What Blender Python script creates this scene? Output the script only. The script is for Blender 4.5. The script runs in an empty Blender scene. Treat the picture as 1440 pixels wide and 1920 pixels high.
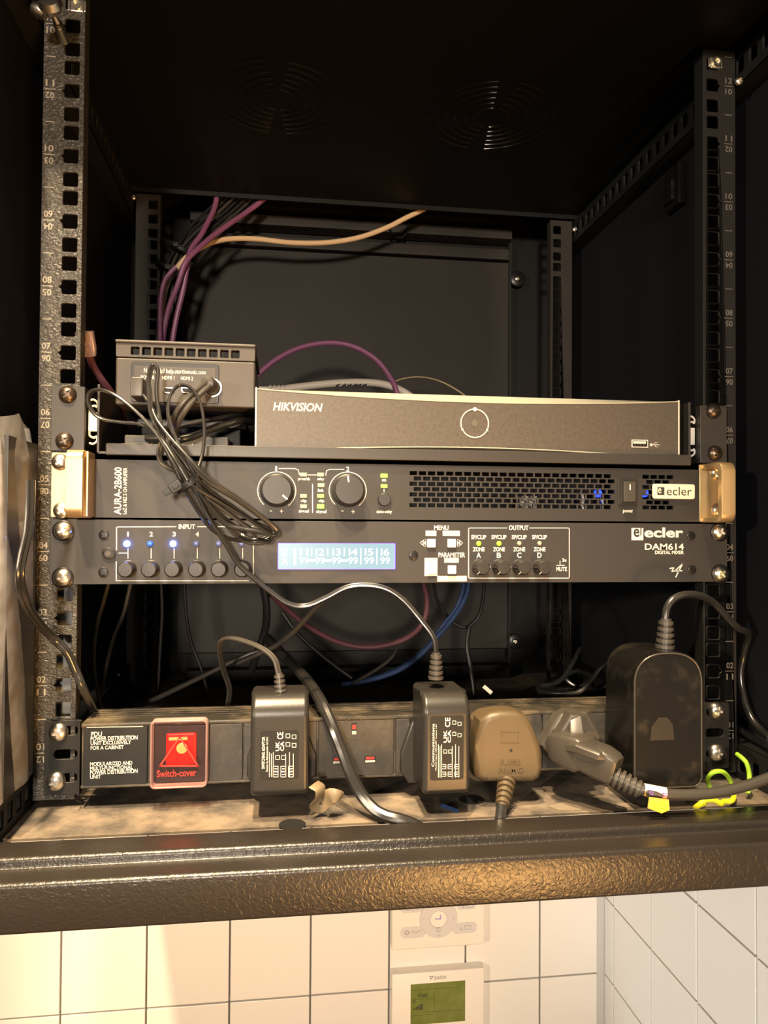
import bpy, bmesh, math, random
import numpy as np
from mathutils import Vector, Matrix
random.seed(7)
C = bpy.context.scene.collection
SC = bpy.context.scene
S = 0.001                                   # all sizes below are millimetres

# ------------------------------------------------------------------ camera
CAM = np.array([-90.36, -528.11, 174.22]); YAW, PIT, ROL, F = -0.13655, 0.018313, -0.006351, 1413.2
def _rot(a, b, c):
    ca, sa, cb, sb, cc, sc = math.cos(a), math.sin(a), math.cos(b), math.sin(b), math.cos(c), math.sin(c)
    return (np.array([[ca, -sa, 0], [sa, ca, 0], [0, 0, 1]]) @ np.array([[1, 0, 0], [0, cb, -sb], [0, sb, cb]])
            @ np.array([[cc, 0, sc], [0, 1, 0], [-sc, 0, cc]]))
MR = _rot(YAW, PIT, ROL)
cam = bpy.data.cameras.new('camera'); camo = bpy.data.objects.new('camera', cam); C.objects.link(camo)
mw = Matrix.Identity(4)
for i in range(3):
    mw[i][0] = MR[i, 0]; mw[i][1] = MR[i, 2]; mw[i][2] = -MR[i, 1]; mw[i][3] = CAM[i] * S
camo.matrix_world = mw
cam.sensor_fit = 'HORIZONTAL'; cam.sensor_width = 36; cam.lens = F / 1440 * 36
cam.clip_start = 0.02; cam.clip_end = 50
SC.camera = camo

# ------------------------------------------------------------------ light
SC.view_settings.view_transform = 'Standard'; SC.view_settings.look = 'None'
SC.view_settings.gamma = 1; SC.view_settings.use_curve_mapping = False
SC.view_settings.exposure = 0.0
w = bpy.data.worlds.new('room_air'); SC.world = w; w.use_nodes = True
w.node_tree.nodes['Background'].inputs[0].default_value = (0.50, 0.56, 0.72, 1)
w.node_tree.nodes['Background'].inputs[1].default_value = 0.07
def spot(name, loc, target, power, col, size, angle, blend):
    l = bpy.data.lights.new(name, 'SPOT'); l.energy = power; l.color = col; l.shadow_soft_size = size * S
    l.spot_size = math.radians(angle); l.spot_blend = blend
    o = bpy.data.objects.new(name, l); C.objects.link(o); o.location = Vector(loc) * S
    o.rotation_euler = (Vector(target) - Vector(loc)).to_track_quat('-Z', 'Y').to_euler()
    return o
spot('ceiling_spot_light', (-560, -1250, 1880), (-190, -40, 130), 400, (1.0, 0.74, 0.44), 45, 20, 0.9)
spot('ceiling_spot_light', (-200, -1200, 2140), (-85, 0, 70), 250, (1.0, 0.80, 0.56), 45, 15.5, 0.4)
spot('ceiling_spot_light', (-250, -560, 2000), (-60, -50, 10), 350, (1.0, 0.74, 0.42), 35, 20, 0.4)
spot('low_warm_fill', (411, -1220, -578), (40, 150, 120), 85, (1.0, 0.50, 0.15), 170, 60, 0.7)  # unseen low lamp, added for the gold reflection on the sill
spot('front_fill', (-350, -2600, 330), (0, 100, 250), 210, (1.0, 0.84, 0.66), 120, 40, 0.8)  # added frontal fill that brightens the back of the cabinet
spot('side_spot_and_fill', (-1900, -1900, 420), (60, 440, -400), 148, (1.0, 0.82, 0.60), 40, 50, 0.5)
spot('side_spot_and_fill', (-1700, -900, -450), (343, 170, -330), 80, (0.72, 0.88, 1.0), 60, 15, 0.7)  # added cool fill, its cone kept to the right wall

# ------------------------------------------------------------------ pixel of the photograph -> point (mm) on a plane of the place
def ray(u, v): return MR @ np.array([(u - 720) / F, 1, -(v - 960) / F])
def at(u, v, Y):
    d = ray(u, v); t = (Y - CAM[1]) / d[1]; p = CAM + t * d
    return Vector((p[0], p[1], p[2]))
def atz(u, v, Z):
    d = ray(u, v); t = (Z - CAM[2]) / d[2]; p = CAM + t * d
    return Vector((p[0], p[1], p[2]))
def pts(l, Y=None):                          # what would sink below the cabinet's floor is laid on it
    out = [at(q[0], q[1], q[2] if len(q) > 2 else Y) for q in l]
    for p in out:
        if p.z < -10.1 and -58 < p.y < 400: p.z = -10.1
        if p.z < -10.1: p.y = max(p.y, -53)
    return out

# ------------------------------------------------------------------ materials
M = {}
def mat(name, col, rough=.5, metal=0, bump=None, emit=None, spec=.5, alpha=None, mottle=None, coat=0, trans=None, bump2=None):
    m = bpy.data.materials.new(name); m.use_nodes = True; nt = m.node_tree; n = nt.nodes; L = nt.links
    b = n['Principled BSDF']
    b.inputs['Base Color'].default_value = (*col, 1); b.inputs['Roughness'].default_value = rough
    b.inputs['Metallic'].default_value = metal; b.inputs['Specular IOR Level'].default_value = spec
    if coat: b.inputs['Coat Weight'].default_value = coat; b.inputs['Coat Roughness'].default_value = .1
    if emit:
        b.inputs['Emission Color'].default_value = (*emit[0], 1); b.inputs['Emission Strength'].default_value = emit[1]
    tc = n.new('ShaderNodeTexCoord')
    if mottle:                                # (scale, colour 2, lo, hi[, rough2])
        no = n.new('ShaderNodeTexNoise'); no.inputs['Scale'].default_value = mottle[0]; no.inputs['Detail'].default_value = 6
        no.inputs['Roughness'].default_value = .62
        L.new(tc.outputs['Object'], no.inputs['Vector'])
        r = n.new('ShaderNodeMapRange'); r.inputs[1].default_value = mottle[2]; r.inputs[2].default_value = mottle[3]
        L.new(no.outputs[0], r.inputs[0])
        mx = n.new('ShaderNodeMix'); mx.data_type = 'RGBA'
        mx.inputs[6].default_value = (*col, 1); mx.inputs[7].default_value = (*mottle[1], 1)
        L.new(r.outputs[0], mx.inputs[0]); L.new(mx.outputs[2], b.inputs['Base Color'])
        if len(mottle) > 4:
            rr = n.new('ShaderNodeMapRange'); rr.inputs[3].default_value = rough; rr.inputs[4].default_value = mottle[4]
            L.new(r.outputs[0], rr.inputs[0]); L.new(rr.outputs[0], b.inputs['Roughness'])
    if bump:                                  # (scale, strength, distance mm[, 'wrinkle'])
        bp = n.new('ShaderNodeBump'); bp.inputs['Strength'].default_value = bump[1]; bp.inputs['Distance'].default_value = bump[2] * S
        no = n.new('ShaderNodeTexNoise'); no.inputs['Scale'].default_value = bump[0]
        no.inputs['Detail'].default_value = 2; L.new(tc.outputs['Object'], no.inputs['Vector'])
        if len(bump) > 3:
            no.inputs['Distortion'].default_value = 1.2
        L.new(no.outputs[0], bp.inputs['Height']); L.new(bp.outputs[0], b.inputs['Normal'])
    if trans is not None:                     # clear plastic: see-through with a sheen
        tr = n.new('ShaderNodeBsdfTransparent'); tr.inputs[0].default_value = (*trans[0], 1)
        mxs = n.new('ShaderNodeMixShader'); mxs.inputs[0].default_value = trans[1]
        L.new(tr.outputs[0], mxs.inputs[1]); L.new(b.outputs[0], mxs.inputs[2]); L.new(mxs.outputs[0], n['Material Output'].inputs[0])
    M[name] = m
    return m
mat('inner_black', (.006, .0058, .0062), .5, spec=.25, bump=(900, .15, .2))
mat('vent_paint', (.012, .011, .010), .25, spec=.5)
mat('side_black', (.010, .0105, .014), .55, spec=.3, bump=(900, .15, .2))
mat('back_black', (.024, .021, .019), .55, spec=.3, bump=(900, .2, .2), mottle=(9, (.032, .027, .022), .4, .7))
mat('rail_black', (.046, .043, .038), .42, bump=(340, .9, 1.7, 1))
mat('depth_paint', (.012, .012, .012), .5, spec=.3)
mat('rail_shaded', (.015, .0145, .014), .5, spec=.25, bump=(900, .2, .3))  # black rail paint made darker for the shade on the right rail
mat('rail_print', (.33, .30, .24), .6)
mat('rail_print_shaded', (.12, .11, .10), .6)  # the same print, darkened for the shade on the right rail
mat('sill_black', (.022, .018, .015), .30, bump=(330, .55, .5, 1), spec=.5)
mat('dusty_floor', (.06, .052, .045), .8, mottle=(38, (.21, .165, .12), .38, .62), bump=(160, .35, .6))
mat('chrome', (.85, .80, .70), .3, 1, bump=(600, .15, .3))
mat('zinc', (.62, .58, .50), .32, 1)
mat('brown_screw', (.16, .12, .09), .35, .9)
mat('black_screw', (.014, .013, .012), .35, .3)
mat('champagne', (.74, .52, .26), .36, .75, bump=(1500, .1, .1))
mat('panel_black', (.030, .027, .025), .46, bump=(1400, .18, .12), spec=.4)
mat('mixer_black', (.032, .029, .028), .48, bump=(1600, .2, .12), spec=.4)
mat('knob_black', (.022, .020, .019), .42)
mat('print_white', (.74, .70, .62), .55)
mat('print_grey', (.42, .40, .35), .55)
mat('cream', (.78, .70, .54), .5)
mat('dark_ink', (.03, .03, .03), .5)
mat('dead_led', (.35, .33, .25), .4)
mat('button_blue', (.45, .52, .62), .35)
mat('led_green', (.2, .9, .05), .3, emit=((.25, 1.0, .02), 7))
mat('led_green_dim', (.25, .55, .1), .3, emit=((.3, .8, .03), .35))
mat('led_lime', (.4, .9, .05), .3, emit=((.45, 1.0, .02), 1.3))
mat('led_blue', (.1, .3, 1), .3, emit=((.06, .2, 1.0), 110))
mat('led_blue_core', (.6, .8, 1), .3, emit=((.55, .8, 1.0), 9))
mat('led_blue_dim', (.03, .12, .5), .3, emit=((.01, .08, .5), .35))
mat('led_blue_off', (.10, .13, .30), .3, emit=((.08, .12, .5), .12))
mat('inner_blue_led', (.05, .1, .9), .3, emit=((.02, .06, 1.0), 2.5))
mat('lcd_glass', (.01, .012, .012), .25, emit=((.47, .70, .76), .95))
mat('lcd_text', (.1, .1, .1), .3, emit=((1.0, 1.0, 1.0), 1.3))
mat('lcd_edge', (.1, .1, .3), .3, emit=((.16, .06, 1.0), 2.2))
mat('nvr_face', (.078, .064, .050), .42, mottle=(420, (.105, .088, .066), .35, .65), bump=(700, .12, .15))
mat('nvr_dot', (.13, .11, .085), .4)
mat('nvr_trim', (.80, .74, .55), .3, .35)
mat('nvr_case', (.03, .03, .03), .5)
mat('player_body', (.062, .052, .042), .45, bump=(1400, .12, .12))
mat('player_dark', (.018, .017, .016), .4)
mat('shelf_black', (.038, .033, .029), .4, bump=(900, .12, .15))
mat('slot_metal', (.85, .76, .56), .35, .3)
mat('pale_plastic', (.70, .72, .74), .5)
mat('pdu_face', (.034, .031, .028), .4, mottle=(160, (.055, .048, .038), .5, .75), bump=(1300, .15, .15))
mat('pdu_metal', (.045, .040, .033), .33, .3, mottle=(25, (.19, .145, .09), .45, .72, .7))
mat('pdu_recess', (.008, .008, .008), .6)
mat('red_lens', (.3, .006, .004), .3, emit=((1.0, .010, .004), 1.0))
mat('red_hot', (.5, .1, .03), .25, emit=((1.0, .22, .05), 3.6))
mat('red_print', (.65, .03, .02), .5, emit=((.6, .01, .0), .25))
mat('red_shutter', (.42, .03, .02), .4)
mat('clear_cover', (.10, .07, .07), .15, trans=((1, .90, .90), .05))
mat('cover_rim', (.55, .42, .38), .3, trans=((1, .97, .97), .42))
mat('adapter_black', (.022, .020, .018), .33, bump=(1500, .25, .15), spec=.5)
mat('adapter_gloss', (.008, .0075, .007), .22, spec=.45, mottle=(45, (.026, .021, .015), .52, .8, .5))
mat('dust_film', (.017, .014, .011), .45)
mat('plug_black', (.085, .060, .032), .45, bump=(1300, .3, .2))
mat('grey_plug', (.055, .048, .040), .36, bump=(1300, .15, .15))
mat('label_black', (.012, .012, .012), .5, spec=.3)
mat('cable_black', (.022, .021, .020), .24, spec=1.0)
mat('cable_dull', (.014, .013, .014), .45)
mat('cable_grey', (.05, .045, .038), .38)
mat('cable_purple', (.27, .095, .20), .45)
mat('cable_mauve', (.13, .045, .06), .5)
mat('cable_cream', (.78, .56, .34), .5)
mat('cable_white', (.62, .55, .48), .5)
mat('cable_tan', (.45, .36, .20), .5)
mat('cable_blue', (.02, .045, .13), .45)
mat('tie_black', (.008, .008, .008), .4, spec=.35)
mat('wire_green', (.35, .62, .04), .4)
mat('wire_yellow', (.85, .78, .02), .4)
mat('sticker_yellow', (.85, .62, .03), .5, mottle=(90, (.85, .30, .08), .45, .6))
mat('sticker_pale', (.75, .68, .62), .5)
mat('sticker_ink', (.22, .12, .5), .5)
mat('tan_metal', (.24, .18, .11), .4, .2)
mat('grout', (.26, .25, .235), .8)
mat('tile_white', (.80, .77, .72), .3, bump=(9, .04, 2.0), spec=.4)
mat('sealant', (.52, .52, .51), .5)
mat('stat_white', (.82, .76, .68), .4)
mat('stat_button', (.62, .60, .59), .4)
mat('stat_grey', (.36, .35, .34), .5)
mat('stat_green', (.16, .19, .045), .12, mottle=(50, (.22, .24, .07), .4, .7))
mat('stat_ink', (.05, .06, .03), .4)
mat('blue_mark', (.15, .12, .65), .4)
mat('wood_floor', (.32, .19, .09), .4, mottle=(6, (.24, .13, .06), .4, .6))
mat('bag_film', (.80, .80, .80), .12, trans=((.93, .93, .92), .30), bump=(28, .8, 6))
mat('card_pale', (.42, .33, .22), .7, mottle=(14, (.55, .45, .33), .4, .65))
mat('light_patch_tan', (.20, .16, .12), .7)  # tan of the lamplight patches painted on the cabinet floor
mat('card_grey', (.20, .21, .22), .6)
mat('clear_jack', (.62, .42, .36), .15, trans=((.95, .9, .9), .35))
mat('plaster', (.6, .58, .55), .8)

# ------------------------------------------------------------------ builders
ORG = {}
def vec(p): return Vector(p)
class B:
    def __init__(s): s.bm = bmesh.new(); s.bev = False
    def box(s, x0, x1, y0, y1, z0, z1, bev=0, seg=2, mtx=None):
        r = bmesh.ops.create_cube(s.bm, size=1)['verts']
        c = Vector(((x0 + x1) / 2, (y0 + y1) / 2, (z0 + z1) / 2)); d = (abs(x1 - x0), abs(y1 - y0), abs(z1 - z0))
        for v in r: v.co = Vector((v.co.x * d[0], v.co.y * d[1], v.co.z * d[2])) + c
        if bev:
            s.bev = True
            es = list({e for v in r for e in v.link_edges})
            q = bmesh.ops.bevel(s.bm, geom=es, offset=min(bev, min(d) * .49), segments=seg, profile=.5, affect='EDGES')
            r = list({v for f in q['faces'] for v in f.verts} | {v for v in r if v.is_valid})
        if mtx:
            for v in r: v.co = mtx @ v.co
        return s
    def prism(s, p2, y0, y1, bev=0, seg=2, both=False, mtx=None):        # outline [(x,z)] -> slab from y0 (front) to y1
        n = len(p2)
        a = [s.bm.verts.new((p[0], y0, p[1])) for p in p2]; b = [s.bm.verts.new((p[0], y1, p[1])) for p in p2]
        f = s.bm.faces.new(a); s.bm.faces.new(b[::-1])
        for i in range(n): s.bm.faces.new((a[i], b[i], b[(i + 1) % n], a[(i + 1) % n]))
        vs = a + b
        if bev:
            s.bev = True
            es = list(f.edges)
            q = bmesh.ops.bevel(s.bm, geom=es, offset=bev, segments=seg, profile=.5, affect='EDGES')
            vs = list({v for g in q['faces'] for v in g.verts} | {v for v in vs if v.is_valid})
        if mtx:
            for v in vs: v.co = mtx @ v.co
        return s
    def lathe(s, p, axis, prof, seg=24):
        ax = Vector(axis).normalized(); u = ax.orthogonal().normalized(); w_ = ax.cross(u); p = Vector(p); rings = []
        for r, h in prof:
            if r < 1e-6: rings.append([s.bm.verts.new(p + ax * h)])
            else: rings.append([s.bm.verts.new(p + ax * h + (u * math.cos(t) + w_ * math.sin(t)) * r) for t in [2 * math.pi * k / seg for k in range(seg)]])
        for A, D in zip(rings, rings[1:]):
            for k in range(seg):
                k2 = (k + 1) % seg
                if len(A) == 1 and len(D) == 1: continue
                if len(A) == 1: s.bm.faces.new((A[0], D[k], D[k2]))
                elif len(D) == 1: s.bm.faces.new((A[k], D[0], A[k2]))
                else: s.bm.faces.new((A[k], D[k], D[k2], A[k2]))
        return s
    def loft(s, P, R, seg=10, power=2.0, closed=False, up=None, lobe=None):  # sections (a,b) along a path
        P = [Vector(p) for p in P]; n = len(P)
        T = []
        for i in range(n):
            if closed: t = P[(i + 1) % n] - P[i - 1]
            else: t = P[min(i + 1, n - 1)] - P[max(i - 1, 0)]
            T.append(t.normalized() if t.length > 1e-9 else Vector((0, 0, 1)))
        u = None
        if up is not None: u = (Vector(up) - T[0] * Vector(up).dot(T[0])).normalized()
        if u is None or u.length < .5: u = T[0].orthogonal().normalized()
        rings = []
        for i in range(n):
            if i:
                u = u - T[i] * u.dot(T[i])
                if u.length < 1e-6: u = T[i].orthogonal()
                u.normalize()
            v = T[i].cross(u); a, b = R[i] if isinstance(R, list) else (R, R)
            ring = []
            for k in range(seg):
                t = 2 * math.pi * k / seg; c, d = math.cos(t), math.sin(t)
                if lobe:                          # two wires side by side
                    sd = 1 if k < seg // 2 else -1; q = math.radians(-128 + 256 * (k % (seg // 2)) / (seg // 2 - 1)) + (0 if sd > 0 else math.pi)
                    ring.append(s.bm.verts.new(P[i] + u * a * (.9 * sd + math.cos(q)) + v * a * math.sin(q)))
                else:
                    e = 2 / power
                    ring.append(s.bm.verts.new(P[i] + u * a * math.copysign(abs(c) ** e, c) + v * b * math.copysign(abs(d) ** e, d)))
            rings.append(ring)
        m = n if closed else n - 1
        for i in range(m):
            A, D = rings[i], rings[(i + 1) % n]
            for k in range(seg): s.bm.faces.new((A[k], A[(k + 1) % seg], D[(k + 1) % seg], D[k]))
        if not closed: s.bm.faces.new(rings[0][::-1]); s.bm.faces.new(rings[-1])
        return s
    def tube(s, P, r, seg=10, sub=6, closed=False, twin=False):
        Q = spline([Vector(p) for p in P], sub, closed)
        if twin: return s.loft(Q, r, 16, lobe=True)
        return s.loft(Q, r, seg, closed=closed)
    def mesh(s, me, mtx=None):
        k = len(s.bm.verts); s.bm.from_mesh(me); s.bm.verts.ensure_lookup_table()
        if mtx is not None:
            for v in s.bm.verts[k:]: v.co = mtx @ v.co
        return s
    # flat print on a plane facing the viewer (thin relief)
    def text(s, t, bb, Y, rot=0, bold=0, shear=0, flip=False, th=.12):
        me, lo, hi = text_mesh(t, bold, shear)
        a, b = at(bb[0], (bb[1] + bb[3]) / 2, Y), at(bb[2], (bb[1] + bb[3]) / 2, Y)
        c, d = at((bb[0] + bb[2]) / 2, bb[1], Y), at((bb[0] + bb[2]) / 2, bb[3], Y)
        W, H = abs(b.x - a.x), abs(c.z - d.z); cx, cz = (a.x + b.x) / 2, (c.z + d.z) / 2
        return s.text_mm(t, cx, cz, W, H, Y, rot, bold, shear, flip, th)
    def text_mm(s, t, cx, cz, W, H, Y, rot=0, bold=0, shear=0, flip=False, th=.12):
        me, lo, hi = text_mesh(t, bold, shear)
        w0, h0 = max(hi[0] - lo[0], 1e-6), max(hi[1] - lo[1], 1e-6)
        if rot in (90, -90): sx, sy = H / w0, W / h0
        else: sx, sy = W / w0, H / h0
        ang = math.radians(rot + (180 if flip else 0))
        k = len(s.bm.verts); s.bm.from_mesh(me); s.bm.verts.ensure_lookup_table()
        for v in s.bm.verts[k:]:
            x = (v.co.x - (lo[0] + hi[0]) / 2) * sx; y = (v.co.y - (lo[1] + hi[1]) / 2) * sy
            v.co = Vector((cx + x * math.cos(ang) - y * math.sin(ang), Y - (th if v.co.z > 0 else 0), cz + x * math.sin(ang) + y * math.cos(ang)))
        return s
    def line(s, P, Y, w_=.45, th=.12, closed=False):        # P in mm (x,z) or Vectors
        P = [Vector((p[0], p[-1])) for p in P]
        n = len(P)
        for i in range(n if closed else n - 1):
            a, b = P[i], P[(i + 1) % n]; d = b - a
            if d.length < 1e-6: continue
            d.normalize(); q = Vector((-d.y, d.x)) * w_ / 2; a = a - d * w_ * .3; b = b + d * w_ * .3
            s.prism([(a + q)[:], (b + q)[:], (b - q)[:], (a - q)[:]], Y - th, Y)
        return s
    def pline(s, P, Y, w_=.45, th=.12, closed=False):       # P in photo pixels
        return s.line([(at(p[0], p[1], Y).x, at(p[0], p[1], Y).z) for p in P], Y, w_, th, closed)
    def prect(s, bb, Y, th=.12, bev=0):
        a, b = at(bb[0], bb[1], Y), at(bb[2], bb[3], Y)
        return s.box(a.x, b.x, Y - th, Y, b.z, a.z, bev)
    def build(s, name, m, parent=None, origin=None, smooth=35, label=None, kind=None, recalc=True):
        if recalc: bmesh.ops.recalc_face_normals(s.bm, faces=s.bm.faces)
        o0 = Vector(origin) if origin is not None else (ORG[parent.name] if parent else Vector((0, 0, 0)))
        for v in s.bm.verts: v.co = (v.co - o0) * S
        me = bpy.data.meshes.new(name); s.bm.to_mesh(me); s.bm.free()
        me.materials.append(M[m])
        if smooth:
            me.shade_smooth(); me.set_sharp_from_angle(angle=math.radians(smooth))
        o = place(name, me, parent, o0, label, kind)
        if s.bev and smooth:                  # flat faces stay flat beside their rounded edges
            wn = o.modifiers.new('weighted', 'WEIGHTED_NORMAL'); wn.keep_sharp = True; wn.weight = 80
        return o
    def extx(s, p2, x0, x1, bev=0, seg=3):    # outline [(y,z)] drawn out along x
        a = [s.bm.verts.new((x0, p[0], p[1])) for p in p2]; b = [s.bm.verts.new((x1, p[0], p[1])) for p in p2]; n = len(p2)
        f1 = s.bm.faces.new(a); f2 = s.bm.faces.new(b[::-1])
        for i in range(n): s.bm.faces.new((a[i], b[i], b[(i + 1) % n], a[(i + 1) % n]))
        if bev:
            s.bev = True
            bmesh.ops.bevel(s.bm, geom=list(f1.edges) + list(f2.edges), offset=bev, segments=seg, profile=.5, affect='EDGES')
        return s
def place(name, me, parent, origin, label=None, kind=None):
    o = bpy.data.objects.new(name, me); C.objects.link(o)
    o0 = Vector(origin)
    if parent: o.parent = parent; o.location = (o0 - ORG[parent.name]) * S
    else: o.location = o0 * S
    ORG[o.name] = o0
    if label: o['label'] = label
    if kind: o['kind'] = kind
    return o
def thing(name, label, cat, loc, group=None):
    o = bpy.data.objects.new(name, None); C.objects.link(o); o.location = Vector(loc) * S; o.empty_display_size = .01
    ORG[o.name] = Vector(loc); o['label'] = label; o['category'] = cat
    if group: o['group'] = group
    return o
def tag(o, label, cat, group=None):
    o['label'] = label; o['category'] = cat
    if group: o['group'] = group
    return o
def spline(P, sub=6, closed=False):
    n = len(P); out = []
    if n < 3: return P
    for i in range(n if closed else n - 1):
        p1, p2 = P[i], P[(i + 1) % n]
        p0 = P[i - 1] if (i or closed) else p1 * 2 - p2
        p3 = P[(i + 2) % n] if (closed or i + 2 < n) else p2 * 2 - p1
        for k in range(sub):
            t = k / sub
            out.append(.5 * ((2 * p1) + (p2 - p0) * t + (2 * p0 - 5 * p1 + 4 * p2 - p3) * t * t + (3 * p1 - p0 - 3 * p2 + p3) * t ** 3))
    if not closed: out.append(P[-1])
    return out
_TX = {}
def text_mesh(t, bold=0, shear=0):
    k = (t, bold, shear)
    if k not in _TX:
        cu = bpy.data.curves.new('lettering_curve', 'FONT'); cu.body = t; cu.offset = bold; cu.shear = shear; cu.extrude = .01
        cu.resolution_u = 3; cu.space_line = .95
        o = bpy.data.objects.new('lettering_tmp', cu); me = bpy.data.meshes.new_from_object(o)
        bpy.data.objects.remove(o)
        if len(me.vertices):
            co = np.array([v.co[:] for v in me.vertices]); lo, hi = co.min(0), co.max(0)
        else: lo, hi = np.zeros(3), np.ones(3)
        _TX[k] = (me, lo, hi)
    return _TX[k]
def rrect(cx, cz, w_, h_, r=1, n=3):
    out = []
    for sx, sz, a0 in ((1, 1, 0), (-1, 1, 90), (-1, -1, 180), (1, -1, 270)):
        for k in range(n + 1):
            a = math.radians(a0 + 90 * k / n)
            out.append((cx + sx * (w_ / 2 - r) + r * math.cos(a), cz + sz * (h_ / 2 - r) + r * math.sin(a)))
    return out
def circ(cx, cz, r, n=24): return [(cx + r * math.cos(2 * math.pi * k / n), cz + r * math.sin(2 * math.pi * k / n)) for k in range(n)]
def plate(outer, holes, th, bev=.2):          # flat plate with holes, local x,y; thickness +-th/2 in local z
    cu = bpy.data.curves.new('plate_curve', 'CURVE'); cu.dimensions = '2D'; cu.fill_mode = 'BOTH'
    cu.extrude = th / 2 - bev; cu.bevel_depth = bev; cu.bevel_resolution = 0; cu.offset = -bev if bev else 0
    for loop in [outer] + holes:
        sp = cu.splines.new('POLY'); sp.points.add(len(loop) - 1); sp.use_cyclic_u = True
        for i, p in enumerate(loop): sp.points[i].co = (p[0], p[1], 0, 1)
    o = bpy.data.objects.new('plate_tmp', cu); me = bpy.data.meshes.new_from_object(o); bpy.data.objects.remove(o)
    return me
def xz(y): return Matrix(((1, 0, 0, 0), (0, 0, -1, y), (0, 1, 0, 0), (0, 0, 0, 1)))       # plate x,y -> x,z, facing -y
def yz(x): return Matrix(((0, 0, 1, x), (1, 0, 0, 0), (0, 1, 0, 0), (0, 0, 0, 1)))        # plate x,y -> y,z

# screw heads (shared meshes): a dome with a cross recess
def screw_mesh(name, r, h, m, flat=False, washer=0):
    b = B()
    prof = [(0, h), (r * .35, h * .96), (r * .7, h * .74), (r * .93, h * .38), (r, 0), (r, -1.2), (0, -1.2)]
    if flat: prof = [(0, h), (r * .86, h), (r, h * .7), (r, 0), (r, -1.2), (0, -1.2)]
    b.lathe((0, 0, 0), (0, -1, 0), prof, 28)
    o = b.build('screw_tmp', m, None, (0, 0, 0))
    c = B(); q = r * .52; t = r * .13
    c.box(-q, q, -h - 1, -h + h * .65, -t, t); k = c.build('cross_tmp', m, None, (0, 0, 0))
    c2 = B(); c2.box(-t, t, -h - 1, -h + h * .65, -q, q); k2 = c2.build('cross_tmp', m, None, (0, 0, 0))
    for z in (k, k2):
        md = o.modifiers.new('cut', 'BOOLEAN'); md.object = z; md.operation = 'DIFFERENCE'; md.solver = 'EXACT'
    dg = bpy.context.evaluated_depsgraph_get(); me = bpy.data.meshes.new_from_object(o.evaluated_get(dg)); me.name = name
    for z in (o, k, k2): bpy.data.objects.remove(z)
    me.shade_smooth(); me.set_sharp_from_angle(angle=math.radians(40))
    return me
SCREW = {'chrome': screw_mesh('chrome_screw', 6.2, 3.6, 'chrome'), 'brown': screw_mesh('brown_screw', 5.9, 4.2, 'brown_screw'),
         'small': screw_mesh('small_screw', 3.3, .8, 'black_screw', True)}
def screw(kind, u, v, Y, parent, name='mounting_screw', rot=0, sc=1):
    o = place(name, SCREW[kind], parent, at(u, v, Y)); o.rotation_euler = (0, math.radians(rot), 0); o.scale = (sc, sc, sc)
    return o
def strain(b, P, r, n=6):                      # ribbed strain relief along a straight path
    a, e = Vector(P[0]), Vector(P[-1]); pp = []; rr = []
    for i in range(n):
        t0, t1 = i / n, (i + .55) / n; k = 1 - .3 * i / n
        for t, q in ((t0, 1), (t1, 1), (t1 + .01, .72), ((i + .99) / n, .72)):
            pp.append(a.lerp(e, t)); rr.append((r * k * q, r * k * q))
    return b.loft(pp, rr, 12)

# ================================================================== ROOM
XC = 343.0; YW = 440.0
def wall(name, plane):
    b = B()
    if plane == 'y': b.box(-1400, XC + 60, YW + 8, YW + 60, -1100, 1300)
    else: b.box(XC + 8, XC + 60, -900, YW + 60, -1100, 1300)
    return b.build(name, 'grout', None, (0, YW, 0) if plane == 'y' else (XC, 0, 0), smooth=0, kind='structure')
wb = wall('wall_back', 'y'); wr = wall('wall_right', 'x')
def tile_mesh(w_, h_, axis):
    b = B()
    if axis == 'y': b.box(-w_ / 2, w_ / 2, 0, 8.2, -h_ / 2, h_ / 2, .7, 2)
    else: b.box(0, 8.2, -w_ / 2, w_ / 2, -h_ / 2, h_ / 2, .7, 2)
    for v in b.bm.verts: v.co *= S
    me = bpy.data.meshes.new('tile'); b.bm.to_mesh(me); b.bm.free(); me.materials.append(M['tile_white'])
    me.shade_smooth(); me.set_sharp_from_angle(angle=math.radians(15)); return me
zrows = [-319 + 102 * k for k in range(-3, 13)]                     # lower joint of each row
xj = [53 + 100.6 * k for k in range(-8, 3)]
tm = tile_mesh(98.4, 99.8, 'y'); te = tile_mesh(335 - xj[-1] - 2.2, 99.8, 'y')
for z in zrows:
    for x in xj[:-1]: place('tile', tm, wb, (x + 50.3, YW + random.uniform(-.25, .25), z + 51))
    place('tile', te, wb, ((xj[-1] + 335) / 2, YW, z + 51))
yj = [410.8 - 99 * k for k in range(0, 8)]
tr_ = tile_mesh(97.0, 99.6, 'x'); te2 = tile_mesh(26, 99.8, 'x')
for z in zrows:
    place('tile', te2, wr, (XC, 425, z + 51))
    for y in yj[:-1]: place('tile', tr_, wr, (XC + random.uniform(-.2, .2), y - 49.5, z + 51))
B().box(333, XC + 7.5, YW - 1.2, YW + 7.5, -1000, 500, 1).build('trim_1', 'sealant', None, (338, YW, -400), kind='structure')
B().box(-2600, XC + 60, -3200, YW + 60, -1130, -1100).build('floor', 'wood_floor', None, (0, 0, -1100), smooth=0, kind='structure')

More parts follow.
